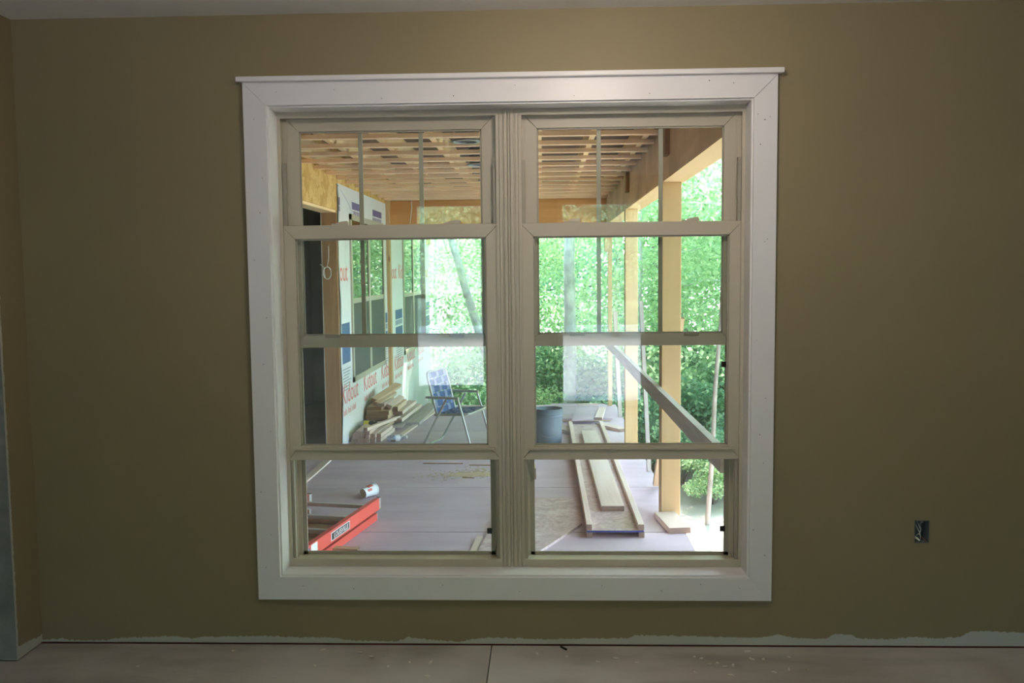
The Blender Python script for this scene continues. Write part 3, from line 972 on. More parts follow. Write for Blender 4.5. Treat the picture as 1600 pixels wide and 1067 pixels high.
post('thick pale timber post nearest the window carrying the beam', 0.765, 0.890, 2.392, 2.518, 2.0295, mat_pine_z)
post('middle timber post behind the grey bucket and ramp boards', 0.750, 0.865, 4.80, 4.915, 2.0295, mat_pine_z)
o = MB().box(0.775, 0.822, 7.30, 7.385, 0, 1.85).box(0.735, 0.822, 7.290, 7.385, 1.851, 2.178).build('porch_post', mat_pine_z)
o.location = (0, 0, ZD)
tag(o, 'slim stud post with a block on top at the far porch corner', 'post', 'porch posts')
# ------------------------------------------------------------------ boards on the porch
def board(name, label, c, size, rot, mat, cat='board', group=None, bevel=0.0):
    """one board: centre, (width, length, thickness), long axis along its own y"""
    w, L, t = size
    o = MB().box(-w / 2, w / 2, -L / 2, L / 2, -t / 2, t / 2).build(name, mat, loc=c, rot=rot, bevel=bevel)
    return tag(o, label, cat, group)


def span(name, label, a, b, w, t, mat, roll=0.0, cat='board', group=None):
    """a board between two points"""
    a, b = Vector(a), Vector(b)
    d = b - a
    q = d.to_track_quat('Y', 'Z')
    R = (q.to_matrix() @ Euler((0, roll, 0)).to_matrix()).to_euler()
    o = MB().box(-w / 2, w / 2, -d.length / 2, d.length / 2, -t / 2, t / 2).build(name, mat, loc=(a + b) / 2, rot=R)
    return tag(o, label, cat, group)


span('guard_rail', 'weathered grey guard rail board nailed along the inside of the porch posts', (0.7445, 0.26, 0.675), (0.7300, 7.25, 0.655), 0.035, 0.095, mat_grey, cat='railing')
span('leaning_board', 'thin grey board leaning beside the middle porch post', (0.845, 3.74, -0.148), (0.800, 3.95, 1.22), 0.032, 0.018, mat_grey)
span('leaning_board', 'thin grey board leaning near the slim far post', (0.845, 6.45, -0.148), (0.800, 6.62, 1.02), 0.045, 0.018, mat_grey)
span('leaning_board', 'brown board propped behind the thick near post', (0.835, 3.20, -0.13), (0.918, 2.60, 1.15), 0.050, 0.030, mat_lum_b)
board('timber_scrap', 'short pale plank scrap at the foot of the thick near post', (0.810, 2.20, ZD + 0.0195), (0.135, 0.37, 0.038), (0, 0, 0.12), mat_lum, bevel=0.002)

# the low ramp: OSB strip on two bearers with edge rails
rp = empty('walk_ramp', (0.425, 3.8, ZD), label='long OSB walkway strip with edge rails lying along the porch', cat='ramp')
kw = dict(world=True)
RY0, RY1 = 1.92, 5.72
MB().box(0.255, 0.600, RY0, RY1, -0.113, -0.101).build('osb_strip', mat_osb_floor, rp, **kw)
MB().box(0.255, 0.600, RY0 - 0.003, RY0, -0.1125, -0.1015).build('strip_edge', plain('blue_edge_seal', (0.035, 0.045, 0.22, 1), 0.6), rp, **kw, label='blue sealed strip edge')
for x0, x1 in ((0.253, 0.287), (0.566, 0.602)):
    MB().box(x0, x1, RY0 + 0.004, RY1, -0.100, -0.065).build('edge_rail', mat_lum, rp, bevel=0.002, **kw)
    MB().box(x0 + 0.004, x1 + 0.002, RY0 + 0.01, RY1 - 0.2, ZD, -0.1135).build('bearer', mat_lum, rp, **kw)
board('loose_plank', 'pale plank lying between the edge rails of the walkway', (0.440, 3.75, -0.0815), (0.150, 2.80, 0.037), (0, 0, 0.004), mat_lum, bevel=0.002)

# loose plywood sheets and offcuts
def flat_piece(name, label, pts, z0, t, mat, cat='plywood'):
    n = len(pts)
    cx, cy = sum(p[0] for p in pts) / n, sum(p[1] for p in pts) / n
    m = MB().add([(p[0] - cx, p[1] - cy, 0) for p in pts] + [(p[0] - cx, p[1] - cy, t) for p in pts],
                 [tuple(reversed(range(n))), tuple(range(n, 2 * n))] + [(i, (i + 1) % n, n + (i + 1) % n, n + i) for i in range(n)])
    return tag(m.build(name, mat, loc=(cx, cy, z0)), label, cat)


flat_piece('plywood_offcut', 'slanting OSB offcut sheet on the porch floor under the window', [(-0.420, 1.25), (-0.205, 1.25), (0.238, 2.19), (0.245, 2.85), (-0.27, 2.85)], ZD + 0.001, 0.016, mat_osb_floor)
board('batten', 'narrow pale batten beside the slanting OSB offcut', (-0.417, 1.62, ZD + 0.006), (0.034, 0.62, 0.010), (0, 0, -0.06), mat_lum)
flat_piece('plywood_offcut', 'thin plywood offcut lying beneath the grey bucket', [(-0.22, 4.52), (0.235, 4.50), (0.235, 5.25), (-0.22, 5.30)], ZD + 0.001, 0.010, mat_deck)
flat_piece('plywood_sheet', 'wide weathered plywood sheet at the far end of the porch', [(0.08, 6.14), (0.735, 6.16), (0.735, 7.22), (0.08, 7.25)], ZD + 0.022, 0.018, mat_deck)
board('bearer', 'brown bearer under the wide plywood sheet at the far end', (0.41, 6.22, ZD + 0.011), (0.07, 0.62, 0.020), (0, 0, PI / 2), mat_lum_b)
board('short_board', 'short pale board lying on the wide far plywood sheet', (0.52, 7.08, -0.099), (0.06, 0.24, 0.020), (0, 0, PI / 2 + .05), mat_lum)
flat_piece('plywood_offcut', 'square plywood offcut resting across the far end of the walkway', [(0.285, 5.70), (0.505, 5.74), (0.610, 6.55), (0.365, 6.50)], -0.0645, 0.012, mat_deck)
board('short_board', 'pale strip beside the square offcut on the walkway end', (0.605, 6.10, -0.050), (0.075, 0.72, 0.028), (0, 0, -0.12), mat_lum)
board('short_board', 'angled pale board between walkway and middle post', (0.690, 5.72, ZD + 0.018), (0.10, 0.42, 0.030), (0, 0, 0.55), mat_lum)
board('short_board', 'angled board between the bucket and the walkway', (0.190, 5.66, ZD + 0.018), (0.14, 0.52, 0.030), (0, 0, 0.42), mat_grey)
board('timber_block', 'small upright timber block on the floor beside the window mullion', (-0.097, 3.62, ZD + 0.0445), (0.045, 0.30, 0.087), (0, 0, 0.06), mat_lum_b, 'block')
board('timber_block', 'brown timber scrap tucked against the red ladder', (-1.155, 1.635, ZD + 0.016), (0.05, 0.15, 0.030), (0, 0, PI / 2 - 0.1), mat_lum_b, 'block')
for c, L, r in (((-0.86, 4.05, ZD + .004), 0.34, 1.55), ((-0.52, 3.98, ZD + .004), 0.22, 1.53), ((-0.60, 3.52, ZD + .004), 0.10, 1.3)):
    board('wood_sliver', {0.34: 'longest dark wood sliver on the porch floor beyond the sawdust', 0.22: 'short dark wood sliver on the porch floor beyond the sawdust', 0.10: 'tiny dark wood sliver lying in the sawdust'}[L], c, (0.010, L, 0.006), (0, 0, r), mat_stud, 'debris')

# heap of cut lumber against the wing
HEAP = 'heap of cut lumber by the house wrap'
# (centre of near end, width, thick, length, yaw, pitch, material, key)
heap = [
    ((-1.725, 5.70, -0.131), 0.22, 0.036, 0.95, -0.05, 0, mat_lum_b, 'lowest wide brown plank under the lumber heap'),
    ((-1.700, 5.62, -0.092), 0.20, 0.036, 0.75, -0.06, 0, mat_lum_b, 'wide brown plank low in the lumber heap behind the yellow can'),
    ((-1.735, 5.74, -0.053), 0.21, 0.036, 0.80, -0.04, 0, mat_lum, 'middle plank of the stacked wide planks in the heap'),
    ((-1.728, 5.69, -0.013), 0.235, 0.038, 0.70, -0.04, 0, mat_lum_b, 'wide brown plank with pale top in the lumber heap'),
    ((-1.722, 5.71, 0.027), 0.235, 0.038, 0.62, -0.03, 0, mat_lum_b, 'second highest wide brown plank of the lumber heap'),
    ((-1.765, 5.75, 0.066), 0.155, 0.036, 0.60, -0.03, 0, mat_lum_b, 'highest wide brown plank of the lumber heap'),
    ((-1.774, 5.00, -0.052), 0.060, 0.034, 0.60, -0.02, 0, mat_lum, 'third-row stick end at the wall side of the lumber heap front'),
    ((-1.815, 5.00, -0.129), 0.062, 0.038, 0.62, 0.02, 0, mat_lum, 'bottom stick end nearest the wrap at the lumber heap front'),
    ((-1.745, 4.99, -0.129), 0.070, 0.038, 0.62, -0.02, 0, mat_lum, 'second bottom stick end from the wrap at the lumber heap front'),
    ((-1.782, 5.01, -0.089), 0.110, 0.036, 0.60, -0.02, 0, mat_lum, 'widest stick end in the middle row of the lumber heap front'),
    ((-1.688, 4.98, -0.131), 0.036, 0.034, 0.66, -0.04, 0, mat_lum, 'third bottom stick end from the wrap at the lumber heap front'),
    ((-1.692, 4.99, -0.095), 0.036, 0.034, 0.60, -0.03, 0, mat_lum, 'middle one of three stacked square sticks at the heap front'),
    ((-1.690, 5.01, -0.059), 0.038, 0.034, 0.58, -0.02, 0, mat_lum, 'top one of three stacked square sticks at the heap front'),
    ((-1.640, 5.00, -0.129), 0.044, 0.038, 0.66, -0.05, 0, mat_lum, 'fourth bottom stick end from the wrap at the lumber heap front'),
    ((-1.642, 5.02, -0.089), 0.040, 0.038, 0.60, -0.05, 0, mat_lum, 'stick end stacked on the fourth bottom stick of the heap'),
    ((-1.588, 5.03, -0.130), 0.040, 0.036, 0.60, -0.06, 0, mat_lum, 'bottom stick end farthest from the wrap at the heap front'),
    ((-1.590, 5.06, -0.092), 0.036, 0.036, 0.50, -0.06, 0, mat_lum, 'stick end stacked above the bottom stick farthest from the wrap'),
]
for (c, w, t, L, yaw, pit, mt, key) in heap:
    R = Euler((pit, 0, yaw))
    ctr = Vector(c) + R.to_matrix() @ Vector((0, L / 2, 0))
    board('cut_board', key, ctr, (w, L, t), R, mt, 'lumber', HEAP)
span('cut_board', 'long thin pale stick slanting over the front of the lumber heap', (-1.715, 5.03, -0.025), (-1.545, 5.98, -0.060), 0.040, 0.030, mat_lum, cat='lumber', group=HEAP)
span('cut_board', 'longest brown board leaning highest across the lumber heap', (-1.785, 5.86, 0.135), (-1.640, 6.55, 0.215), 0.075, 0.035, mat_lum_b, 0.3, cat='lumber', group=HEAP)
span('cut_board', 'reddish brown board just under the highest leaning board', (-1.745, 5.78, 0.110), (-1.655, 6.35, 0.150), 0.060, 0.035, mat_lum_b, 0.25, cat='lumber', group=HEAP)
span('cut_board', 'pale short board lying on the wide planks of the heap', (-1.700, 5.75, 0.103), (-1.680, 6.15, 0.104), 0.085, 0.034, mat_lum, cat='lumber', group=HEAP)
span('cut_board', 'pale board end tilted beside the short board in the heap', (-1.620, 5.80, 0.080), (-1.575, 6.35, 0.100), 0.060, 0.036, mat_lum, 0.4, cat='lumber', group=HEAP)
span('cut_board', 'brown block on the right flank of the lumber heap', (-1.570, 5.88, 0.040), (-1.555, 6.40, 0.045), 0.060, 0.050, mat_lum_b, cat='lumber', group=HEAP)
span('cut_board', 'pale board under the brown block at the heap side', (-1.545, 5.93, -0.010), (-1.515, 6.75, -0.010), 0.095, 0.036, mat_lum, cat='lumber', group=HEAP)
span('cut_board', 'lower pale board sloping off the lumber heap side', (-1.535, 5.85, -0.075), (-1.470, 6.95, -0.075), 0.085, 0.038, mat_lum, cat='lumber', group=HEAP)
span('cut_board', 'grey plywood strip lying in front of the heap', (-1.545, 5.70, -0.128), (-1.535, 6.95, -0.120), 0.135, 0.014, mat_grey, cat='lumber', group=HEAP)
span('cut_board', 'wide grey plank running from the heap to the porch end', (-1.400, 5.95, -0.132), (-1.345, 7.30, -0.120), 0.150, 0.030, mat_grey, cat='lumber', group=HEAP)
span('cut_board', 'long pale strip on the floor beside the lumber heap', (-1.450, 5.05, -0.142), (-1.275, 6.90, -0.142), 0.050, 0.014, mat_lum, cat='lumber', group=HEAP)

# yellow and black can on the heap, water bottle on the floor
def lathe_part(name, prof, mat, parent, n=20):
    return MB().lathe(prof, n).build(name, mat, parent)


can = empty('spray_can', (-1.830, 5.43, -0.036), (0, PI / 2, -0.25), label='yellow and black can lying on the lumber heap', cat='can')
lathe_part('can_body', [(0, 0), (.030, 0), (.032, .004), (.032, .030), (0.0, .030)], mat_grey_ink, can)
lathe_part('label_band', [(.0322, .030), (.0325, .031), (.0325, .085), (.0322, .086)], mat_yellow, can)
lathe_part('cap', [(0, .086), (.032, .086), (.032, .12), (.022, .135), (.022, .165), (0, .165)], mat_black, can)
wb = empty('water_bottle', (-1.505, 5.02, ZD + 0.033), (0, PI / 2, 0.55), label='clear plastic water bottle lying on the floor by the lumber heap', cat='bottle')
lathe_part('bottle_body', [(0, 0), (.030, .002), (.032, .012), (.032, .06), (.030, .07), (.032, .08), (.032, .13), (.026, .155), (.013, .175), (.012, .19)], mat_bottle, wb)
lathe_part('bottle_label', [(.0325, .075), (.033, .077), (.033, .122), (.0325, .124)], mat_white, wb)
lathe_part('bottle_cap', [(.0, .188), (.0145, .188), (.0145, .205), (0, .205)], mat_white, wb)

# ------------------------------------------------------------------ grey bucket
bk = empty('bucket', (0.045, 4.86, ZD + 0.0115), label='grey plastic pail standing on the porch floor', cat='bucket')
lathe_part('bucket_body', [(0, 0), (.112, 0), (.117, .004), (.121, .12), (.1235, .245), (.126, .27), (.1275, .335), (.124, .335), (.120, .25), (.115, .02), (0, .015)], mat_bucket, bk, 40)
for z in (0.268, 0.292, 0.332):
    lathe_part('rim_band', [(.1265, z - .006), (.1325, z - .005), (.1325, z + .005), (.1265, z + .006)], mat_bucket, bk, 40)
m = MB().tube([(.131 * math.cos(a), .131 * math.sin(a) - .002, .275 - 0.19 * max(0, math.sin(-a)) ** 0.7) for a in [-PI + PI * k / 24 for k in range(25)]], 0.0022, 6)
m.build('bail_handle', mat_can, bk)

# ------------------------------------------------------------------ paper cup
cupm = empty('paper_cup', (-1.305, 2.875, ZD + 0.0385), (math.radians(-84), 0, -0.62), label='white paper cup lying on its side behind the red ladder', cat='cup')
lathe_part('cup_body', [(.034, 0), (.034, .004), (.0445, .108)], mat_cup, cupm, 28)
lathe_part('cup_base', [(0, .005), (.0335, .005)], mat_saw, cupm, 28)
lathe_part('cup_lid', [(.0445, .106), (.0475, .107), (.0475, .113), (.044, .118), (.040, .121), (0, .121)], mat_white, cupm, 28)
for a0, a1, z0, z1 in ((-1.9, -1.0, .040, .085), (-.8, -.3, .02, .06), (-2.6, -2.2, .03, .05), (1.0, 1.9, .04, .085), (2.1, 2.6, .02, .06)):
    k = 6
    m = MB()
    vs = []
    for i in range(k + 1):
        a = a0 + (a1 - a0) * i / k
        for z in (z0, z1):
            r = .0344 + (.0445 - .034) * (z - .004) / .104 + .0004
            vs.append((r * math.cos(a), r * math.sin(a), z))
    m.add(vs, [(2 * i, 2 * i + 2, 2 * i + 3, 2 * i + 1) for i in range(k)], True)
    m.build('cup_print', mat_red_ink, cupm, label='red printed patch')

# ------------------------------------------------------------------ sawdust
m = MB()
for i in range(420):
    t = random.random()
    x = random.gauss(-0.62, 0.16)
    y = 3.66 + random.gauss(0, 0.09) + 0.05 * math.sin(x * 9)
    s_ = random.uniform(0.006, 0.020)
    h = random.uniform(0.001, 0.006)
    a = random.random() * PI
    P = [(x + s_ * math.cos(a + k * PI / 2) * (1 if k % 2 else .4), y + s_ * math.sin(a + k * PI / 2) * (1 if k % 2 else .4), ZD + 0.0005) for k in range(4)]
    m.add(P + [(x, y, ZD + h + .001)], [(0, 1, 4), (1, 2, 4), (2, 3, 4), (3, 0, 4)])
for i in range(9):
    x, y, r = random.gauss(-0.60, 0.12), random.gauss(3.66, 0.03), random.uniform(.04, .09)
    k = 10
    P = [(x + r * math.cos(2 * PI * j / k) * random.uniform(.8, 1.2) * 1.3, y + r * math.sin(2 * PI * j / k) * random.uniform(.6, 1.0), ZD + 0.0006) for j in range(k)]
    m.add(P + [(x, y, ZD + 0.012)], [(j, (j + 1) % k, k) for j in range(k)], True)
tag(m.build('sawdust', mat_saw, kind='stuff'), 'scatter of pale sawdust on the porch floor', 'sawdust')

# ------------------------------------------------------------------ red extension ladder
ld = empty('extension_ladder', (-1.088, 2.34, ZD), (0, 0, math.radians(-10.8)), label='red fibreglass extension ladder lying on the porch floor', cat='ladder')
LL, LW = 2.06, 0.53


def channel(x_out, sgn, z0, z1, y1):
    """C-shaped rail: web outside, flanges inward"""
    mm = MB()
    a = lambda u, v: (min(x_out - sgn * u, x_out - sgn * v), max(x_out - sgn * u, x_out - sgn * v))
    for (u, v, p, q) in ((0, .004, z0, z1), (0, .030, z0, z0 + .005), (0, .030, z1 - .005, z1)):
        x0, x1 = a(u, v)
        mm.box(x0, x1, -LL, y1, p, q)
    return mm


fly = empty('fly_section', parent=ld)
base = empty('base_section', parent=ld)
for o_ in (fly, base): WM[o_.name] = wmat(ld)
for sx, sg in ((0, 1), (-LW, -1)):
    channel(sx, sg, 0.066, 0.144, 0.0).build('rail', mat_ladder, fly, bevel=0.0015)
    channel(sx - 0.004 * sg, sg, 0.002, 0.050, -0.03).build('rail', mat_ladder, base, bevel=0.0015)
    p, q = sorted((sx - sg * .002, sx - sg * .034))
    MB().box(p, q, 0.0005, 0.030, 0.066, 0.138).box(p, q, 0.03, .034, 0.060, 0.146).build('end_cap', mat_alu, fly, bevel=0.002)
    MB().box(p - .010 * sg, q - .010 * sg, -0.0295, 0.0, 0.006, 0.047).build('end_cap', mat_alu, base, bevel=0.002)
for k in range(7):
    y = -0.09 - 0.285 * k
    MB().box(-LW + .005, -.005, y - .016, y + .016, 0.094, 0.118).build('rung', mat_rung, fly, bevel=0.004)
    MB().box(-LW + .018, -.018, y - .12 - .018, y - .12 + .018, 0.018, 0.042).build('rung', mat_stud, base, bevel=0.004)
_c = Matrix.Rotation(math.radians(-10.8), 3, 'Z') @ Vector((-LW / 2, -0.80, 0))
board('dark_floor_panel', 'flat dark brown panel on the floor under the ladder rungs', (-1.088 + _c.x, 2.34 + _c.y, ZD + 0.007), (LW - 0.09, 1.36, 0.012), (0, 0, math.radians(-10.8)), mat_stud)  # flat dark brown panel filling the gaps between the rungs
# decals on the outer face of the near rail
MB().box(0.0002, 0.0007, -0.76, -0.49, 0.079, 0.128).build('logo_border', mat_white, fly)
MB().box(0.0008, 0.0011, -0.752, -0.498, 0.0835, 0.1235).build('logo_panel', mat_black, fly)
text_part('logo_lettering', 'LOUISVILLE', 0.040, mat_white, fly, (0.0014, -0.722, 0.0895), RXT, 1.02, 0.0004)
MB().box(0.0002, 0.0007, -1.02, -0.94, 0.068, 0.136).build('sticker', mat_white, fly)
MB().box(0.0002, 0.0007, -1.06, -1.035, 0.070, 0.125).build('sticker', mat_blue_ink, fly)
MB().box(0.0002, 0.0007, -1.28, -1.09, 0.068, 0.136).build('sticker', mat_ladder_o, fly)
MB().box(0.0002, 0.0007, -1.62, -1.42, 0.064, 0.140).build('sticker', mat_white, fly)

# ------------------------------------------------------------------ folding lawn chair
ch = empty('lawn_chair', (-1.11, 4.70, ZD), (0, 0, math.radians(-16.7)), label='folding lawn chair with blue and pale woven webbing and grey tube frame', cat='chair')
CW = 0.50
r_ = 0.0115


def tube_part(name, pts, r=r_, mat=mat_chair, parent=ch, n=8):
    return MB().tube(pts, r, n).build(name, mat, parent)


def arc(p, q, s, k=5):
    """corner from p to s rounded about q"""
    p, q, s = Vector(p), Vector(q), Vector(s)
    return [tuple((1 - t) ** 2 * p + 2 * t * (1 - t) * q + t * t * s) for t in [i / k for i in range(k + 1)]]


B0, B1 = Vector((0.125, 0, 0.315)), Vector((0.025, 0, 0.705))       # back, bottom and top
S0, S1 = Vector((0.105, 0, 0.318)), Vector((0.445, 0, 0.335))       # seat, rear and front
V = lambda p, v: (p.x, v, p.z)
dB = (B1 - B0).normalized()
tube_part('back_frame', [V(B0 - dB * .03, 0.03)] + arc(V(B1 - dB * .06, 0.03), V(B1, 0.03), V(B1, 0.09)) + arc(V(B1, CW - .09), V(B1, CW - .03), V(B1 - dB * .06, CW - .03)) + [V(B0 - dB * .03, CW - .03)])
dS = (S1 - S0).normalized()
tube_part('seat_frame', [V(S0, 0.018)] + arc(V(S1 - dS * .06, 0.018), V(S1, 0.018), V(S1, 0.08)) + arc(V(S1, CW - .08), V(S1, CW - .018), V(S1 - dS * .06, CW - .018)) + [V(S0, CW - .018)])
for v in (0.0, CW):
    tube_part('front_leg', [(0.345, v, 0.468), (0.385, v, 0.335), (0.472, v, 0.012)])
    MB().hexa([(0.030, v - .018, .470), (.355, v - .018, .470), (.355, v + .018, .470), (.030, v + .018, .470),
               (0.030, v - .018, .490), (.355, v - .018, .492), (.355, v + .018, .492), (.030, v + .018, .490)]).build('armrest', mat_chair, ch, bevel=0.005)
ry = lambda t: (0.225 - 0.245 * t, 0.462 - 0.450 * t)
tube_part('rear_leg', [(ry(0)[0], 0.012, ry(0)[1]), (ry(.6)[0], 0.012, ry(.6)[1])] + arc((ry(.9)[0], 0.012, ry(.9)[1]), (ry(1)[0], .012, 0.012), (ry(1)[0], .09, 0.012))
          + arc((ry(1)[0], CW - .09, 0.012), (ry(1)[0], CW - .012, 0.012), (ry(.9)[0], CW - .012, ry(.9)[1])) + [(ry(.6)[0], CW - .012, ry(.6)[1]), (ry(0)[0], CW - .012, ry(0)[1])])


def strap(name, P, Q, wdir, nrm, w, phase, cells, mat):
    """a flat band from P to Q woven over and under"""
    P, Q, wdir, nrm = Vector(P), Vector(Q), Vector(wdir).normalized(), Vector(nrm).normalized()
    mm = MB()
    k = cells * 4
    vs = []
    for i in range(k + 1):
        t = i / k
        off = nrm * 0.0045 * math.sin(PI * (t * cells + phase))
        c = P.lerp(Q, t) + off
        for s2, n2 in ((-1, .0008), (1, .0008), (1, -.0008), (-1, -.0008)):
            vs.append(c + wdir * (w / 2 * s2) + nrm * n2)
    fs = []
    for i in range(k):
        for j in range(4):
            fs.append((4 * i + j, 4 * i + (j + 1) % 4, 4 * i + 4 + (j + 1) % 4, 4 * i + 4 + j))
    mm.add(vs, fs)
    return mm.build(name, mat, ch)


nb = dB.cross(Vector((0, 1, 0)))
ns = Vector((0, 0, 1))
for i in range(5):                                           # up and down the back, front to rear of the seat
    v = 0.03 + (CW - .06) * (i + .5) / 5
    strap('back_strap', V(B0, v), V(B1, v), (0, 1, 0), nb, 0.056, i % 2, 6, mat_web2)
    strap('seat_strap', V(S0, v), V(S1, v), (0, 1, 0), ns, 0.056, i % 2, 6, mat_web2)
for j in range(6):
    c = B0 + (B1 - B0) * ((j + .5) / 6)
    strap('back_cross_strap', V(c, 0.03), V(c, CW - .03), dB, nb, 0.055, (j + 1) % 2 + .0, 5, mat_web)
    c = S0 + (S1 - S0) * ((j + .5) / 6)
    strap('seat_cross_strap', V(c, 0.018), V(c, CW - .018), dS, ns, 0.046, (j + 1) % 2 + .0, 5, mat_web)

# ------------------------------------------------------------------ can lights and loose cables
for lab, x, y in (('recessed can light housing nearest the window in the porch ceiling', -0.50, 2.52), ('second recessed can light housing farther along the porch ceiling', -0.50, 3.79), ('farthest recessed can light housing in the porch ceiling', -0.50, 5.01)):
    cl = empty('can_light', (x, y, 2.318), label=lab, cat='light', group='can lights of the porch ceiling')
    lathe_part('housing', [(.078, 0.008), (.078, .16), (0, .16)], mat_can, cl, 28)
    lathe_part('trim_ring', [(.070, .006), (.072, 0), (.100, 0), (.100, .008), (.080, .012)], mat_can, cl, 28)
    MB().box(-.10, .10, -.012, -.004, .050, .075).box(-.10, .10, .004, .012, .050, .075).build('hanger_bar', mat_can, cl)
    MB().box(-.150, -.080, -.05, .05, .050, .13).build('junction_box', mat_can, cl, bevel=0.003)
hw = MB().tube([(-1.575, 7.385, 2.34), (-1.572, 7.38, 2.25), (-1.585, 7.38, 2.15), (-1.598, 7.385, 2.06)], 0.006, 6).build('hanging_cable', mat_wire)
tag(hw, 'white cable hanging against the orange far header', 'cable')
pts = [(-1.950, 4.708, 1.72), (-1.952, 4.705, 1.60), (-1.965, 4.70, 1.54)]
for k in range(30):
    a = 0.5 + 2 * PI * 1.6 * k / 29
    pts.append((-1.962 + 0.036 * math.cos(a), 4.695 - 0.0008 * k, 1.475 + 0.055 * math.sin(a)))
pts += [(-1.99, 4.67, 1.53), (-2.02, 4.66, 1.555)]
cw = MB().tube(pts, 0.0035, 6).build('coiled_cable', mat_wire)
tag(cw, 'white cable coiled on the brown stud of the opening', 'cable')

# ------------------------------------------------------------------ ground and woods
ZG = -1.30
nx, ny = 60, 60
xs = np.linspace(-45, 45, nx)
ys = np.linspace(0.2, 75, ny)
vs = [(float(x), float(y), ZG + 0.10 * math.sin(x * .7 + y * .3) * math.cos(y * .45) - 0.02 * max(0, y - 9) + (0.10 * max(0, y - 30)) + 0.05 * max(0, abs(x) - 14)) for y in ys for x in xs]
m = MB().add(vs, [(j * nx + i, j * nx + i + 1, (j + 1) * nx + i + 1, (j + 1) * nx + i) for j in range(ny - 1) for i in range(nx - 1)], True)
m.build('ground', mat_ground, kind='structure', label='sunlit forest floor beyond the porch')
MB().box(2.93, 45, YB - 0.16, 0.19, ZG - .2, ZG).box(-45, -2.14, YB - 0.16, 0.19, ZG - .2, ZG).build('ground_sides', mat_ground, kind='structure')
MB().box(-45, 45, -45, YB - 0.16, ZG - .2, -0.3).build('ground_rear', plain('rear_bare_earth', (0.48, 0.43, 0.38, 1), 0.95, noise=0.3, nscale=2.0), kind='structure')


MB().hexa([(-45, -60, -0.5), (45, -60, -0.5), (45, -26, -0.5), (-45, -26, -0.5), (-45, -60, 14), (45, -60, 14), (45, -26.2, -0.25), (-45, -26.2, -0.25)]).build('sky_mask_hill', plain('sky_mask_slope', (0.16, 0.18, 0.11, 1), 0.95, noise=0.4, nscale=0.8), kind='structure')  # added slope that hides bright sky from the pane reflections


def leaves_mesh(name, centres, radii, n, size, mat, seed):
    g_ = np.random.default_rng(seed)
    k = g_.integers(0, len(centres), n)
    C = np.asarray(centres)[k]
    R = np.asarray(radii)[k][:, None]
    d = g_.normal(size=(n, 3))
    d /= np.linalg.norm(d, axis=1)[:, None]
    P = C + d * R * (g_.random((n, 1)) ** 0.45) * np.array([1, 1, .7])
    nn = g_.normal(size=(n, 3)) * .8 + np.array([0, 0, .8])
    nn /= np.linalg.norm(nn, axis=1)[:, None]
    t = np.cross(nn, g_.normal(size=(n, 3)))
    t /= np.linalg.norm(t, axis=1)[:, None]
    b = np.cross(nn, t)
    s_ = size * g_.uniform(.6, 1.3, (n, 1))
    co = np.stack([P - t * s_ * .55, P + b * s_ * .36 + nn * s_ * .08, P + t * s_ * .55, P - b * s_ * .36 + nn * s_ * .08], 1).reshape(-1, 3)
    me = bpy.data.meshes.new(name)
    me.vertices.add(4 * n)
    me.vertices.foreach_set('co', co.astype(np.float32).ravel())
    me.loops.add(4 * n)
    me.loops.foreach_set('vertex_index', np.arange(4 * n, dtype=np.int32))
    me.polygons.add(n)
    me.polygons.foreach_set('loop_start', np.arange(0, 4 * n, 4, dtype=np.int32))
    me.polygons.foreach_set('loop_total', np.full(n, 4, np.int32))
    me.materials.append(mat)
    me.update(calc_edges=True)
    me.validate()
    return me


def tree_kind(seed, height, r0, first, spread, nleaf, lsize, leafm, barkm, lean=(0, 0), bend=0.0):
    rr = random.Random(seed)
    K = 9
    trunk = []
    for i in range(K):
        t = i / (K - 1)
        trunk.append(Vector((lean[0] * height * t + bend * math.sin(t * 4 + seed) + rr.uniform(-.04, .04), lean[1] * height * t + rr.uniform(-.04, .04), height * t - (0.3 if i == 0 else 0))))
    m = MB().tube(trunk, [r0 * (1 - .85 * i / (K - 1)) for i in range(K)], 9)
    cen, rad = [], []
    nb_ = 17
    for j in range(nb_):
        t = first + (1 - first) * (j + .5) / nb_
        q = t * (K - 1)
        i = min(int(q), K - 2)
        p = trunk[i].lerp(trunk[i + 1], q - i)
        a = j * 2.4 + rr.uniform(-.4, .4)
        ln = spread * (1.0 - .45 * t) * rr.uniform(.7, 1.2)
        e = p + Vector((math.cos(a) * ln, math.sin(a) * ln, ln * rr.uniform(-.05, .45)))
        mid = p.lerp(e, .5) + Vector((0, 0, .12 * ln))
        m.tube([p, mid, e], [r0 * .28 * (1 - .6 * t), r0 * .18 * (1 - .6 * t), .008], 5, False)
        for f in (.45, .75, 1.0):
            c = p.lerp(e, f) + Vector((rr.uniform(-.3, .3), rr.uniform(-.3, .3), rr.uniform(-.1, .3)))
            cen.append(c)
            rad.append(ln * rr.uniform(.22, .42) + .25)
    cen.append(trunk[-1])
    rad.append(spread * .5)
    me = bpy.data.meshes.new('trunk')
    me.from_pydata(m.v, [], m.f)
    me.polygons.foreach_set('use_smooth', m.sm)
    me.materials.append(barkm)
    return me, leaves_mesh('foliage', [tuple(c) for c in cen], rad, nleaf, lsize, leafm, seed)


K_TALL = tree_kind(1, 13, .20, .22, 3.6, 17000, .13, mat_leaf, mat_bark_d)
K_MID = tree_kind(2, 9, .13, .16, 2.9, 16000, .11, mat_leaf, mat_bark_d, bend=.15)
K_DEEP = tree_kind(3, 11, .17, .12, 3.2, 18000, .115, mat_leaf_d, mat_bark_d)
K_YOUNG = tree_kind(4, 5.5, .05, .12, 1.7, 12000, .072, mat_leaf, mat_bark, bend=.08)


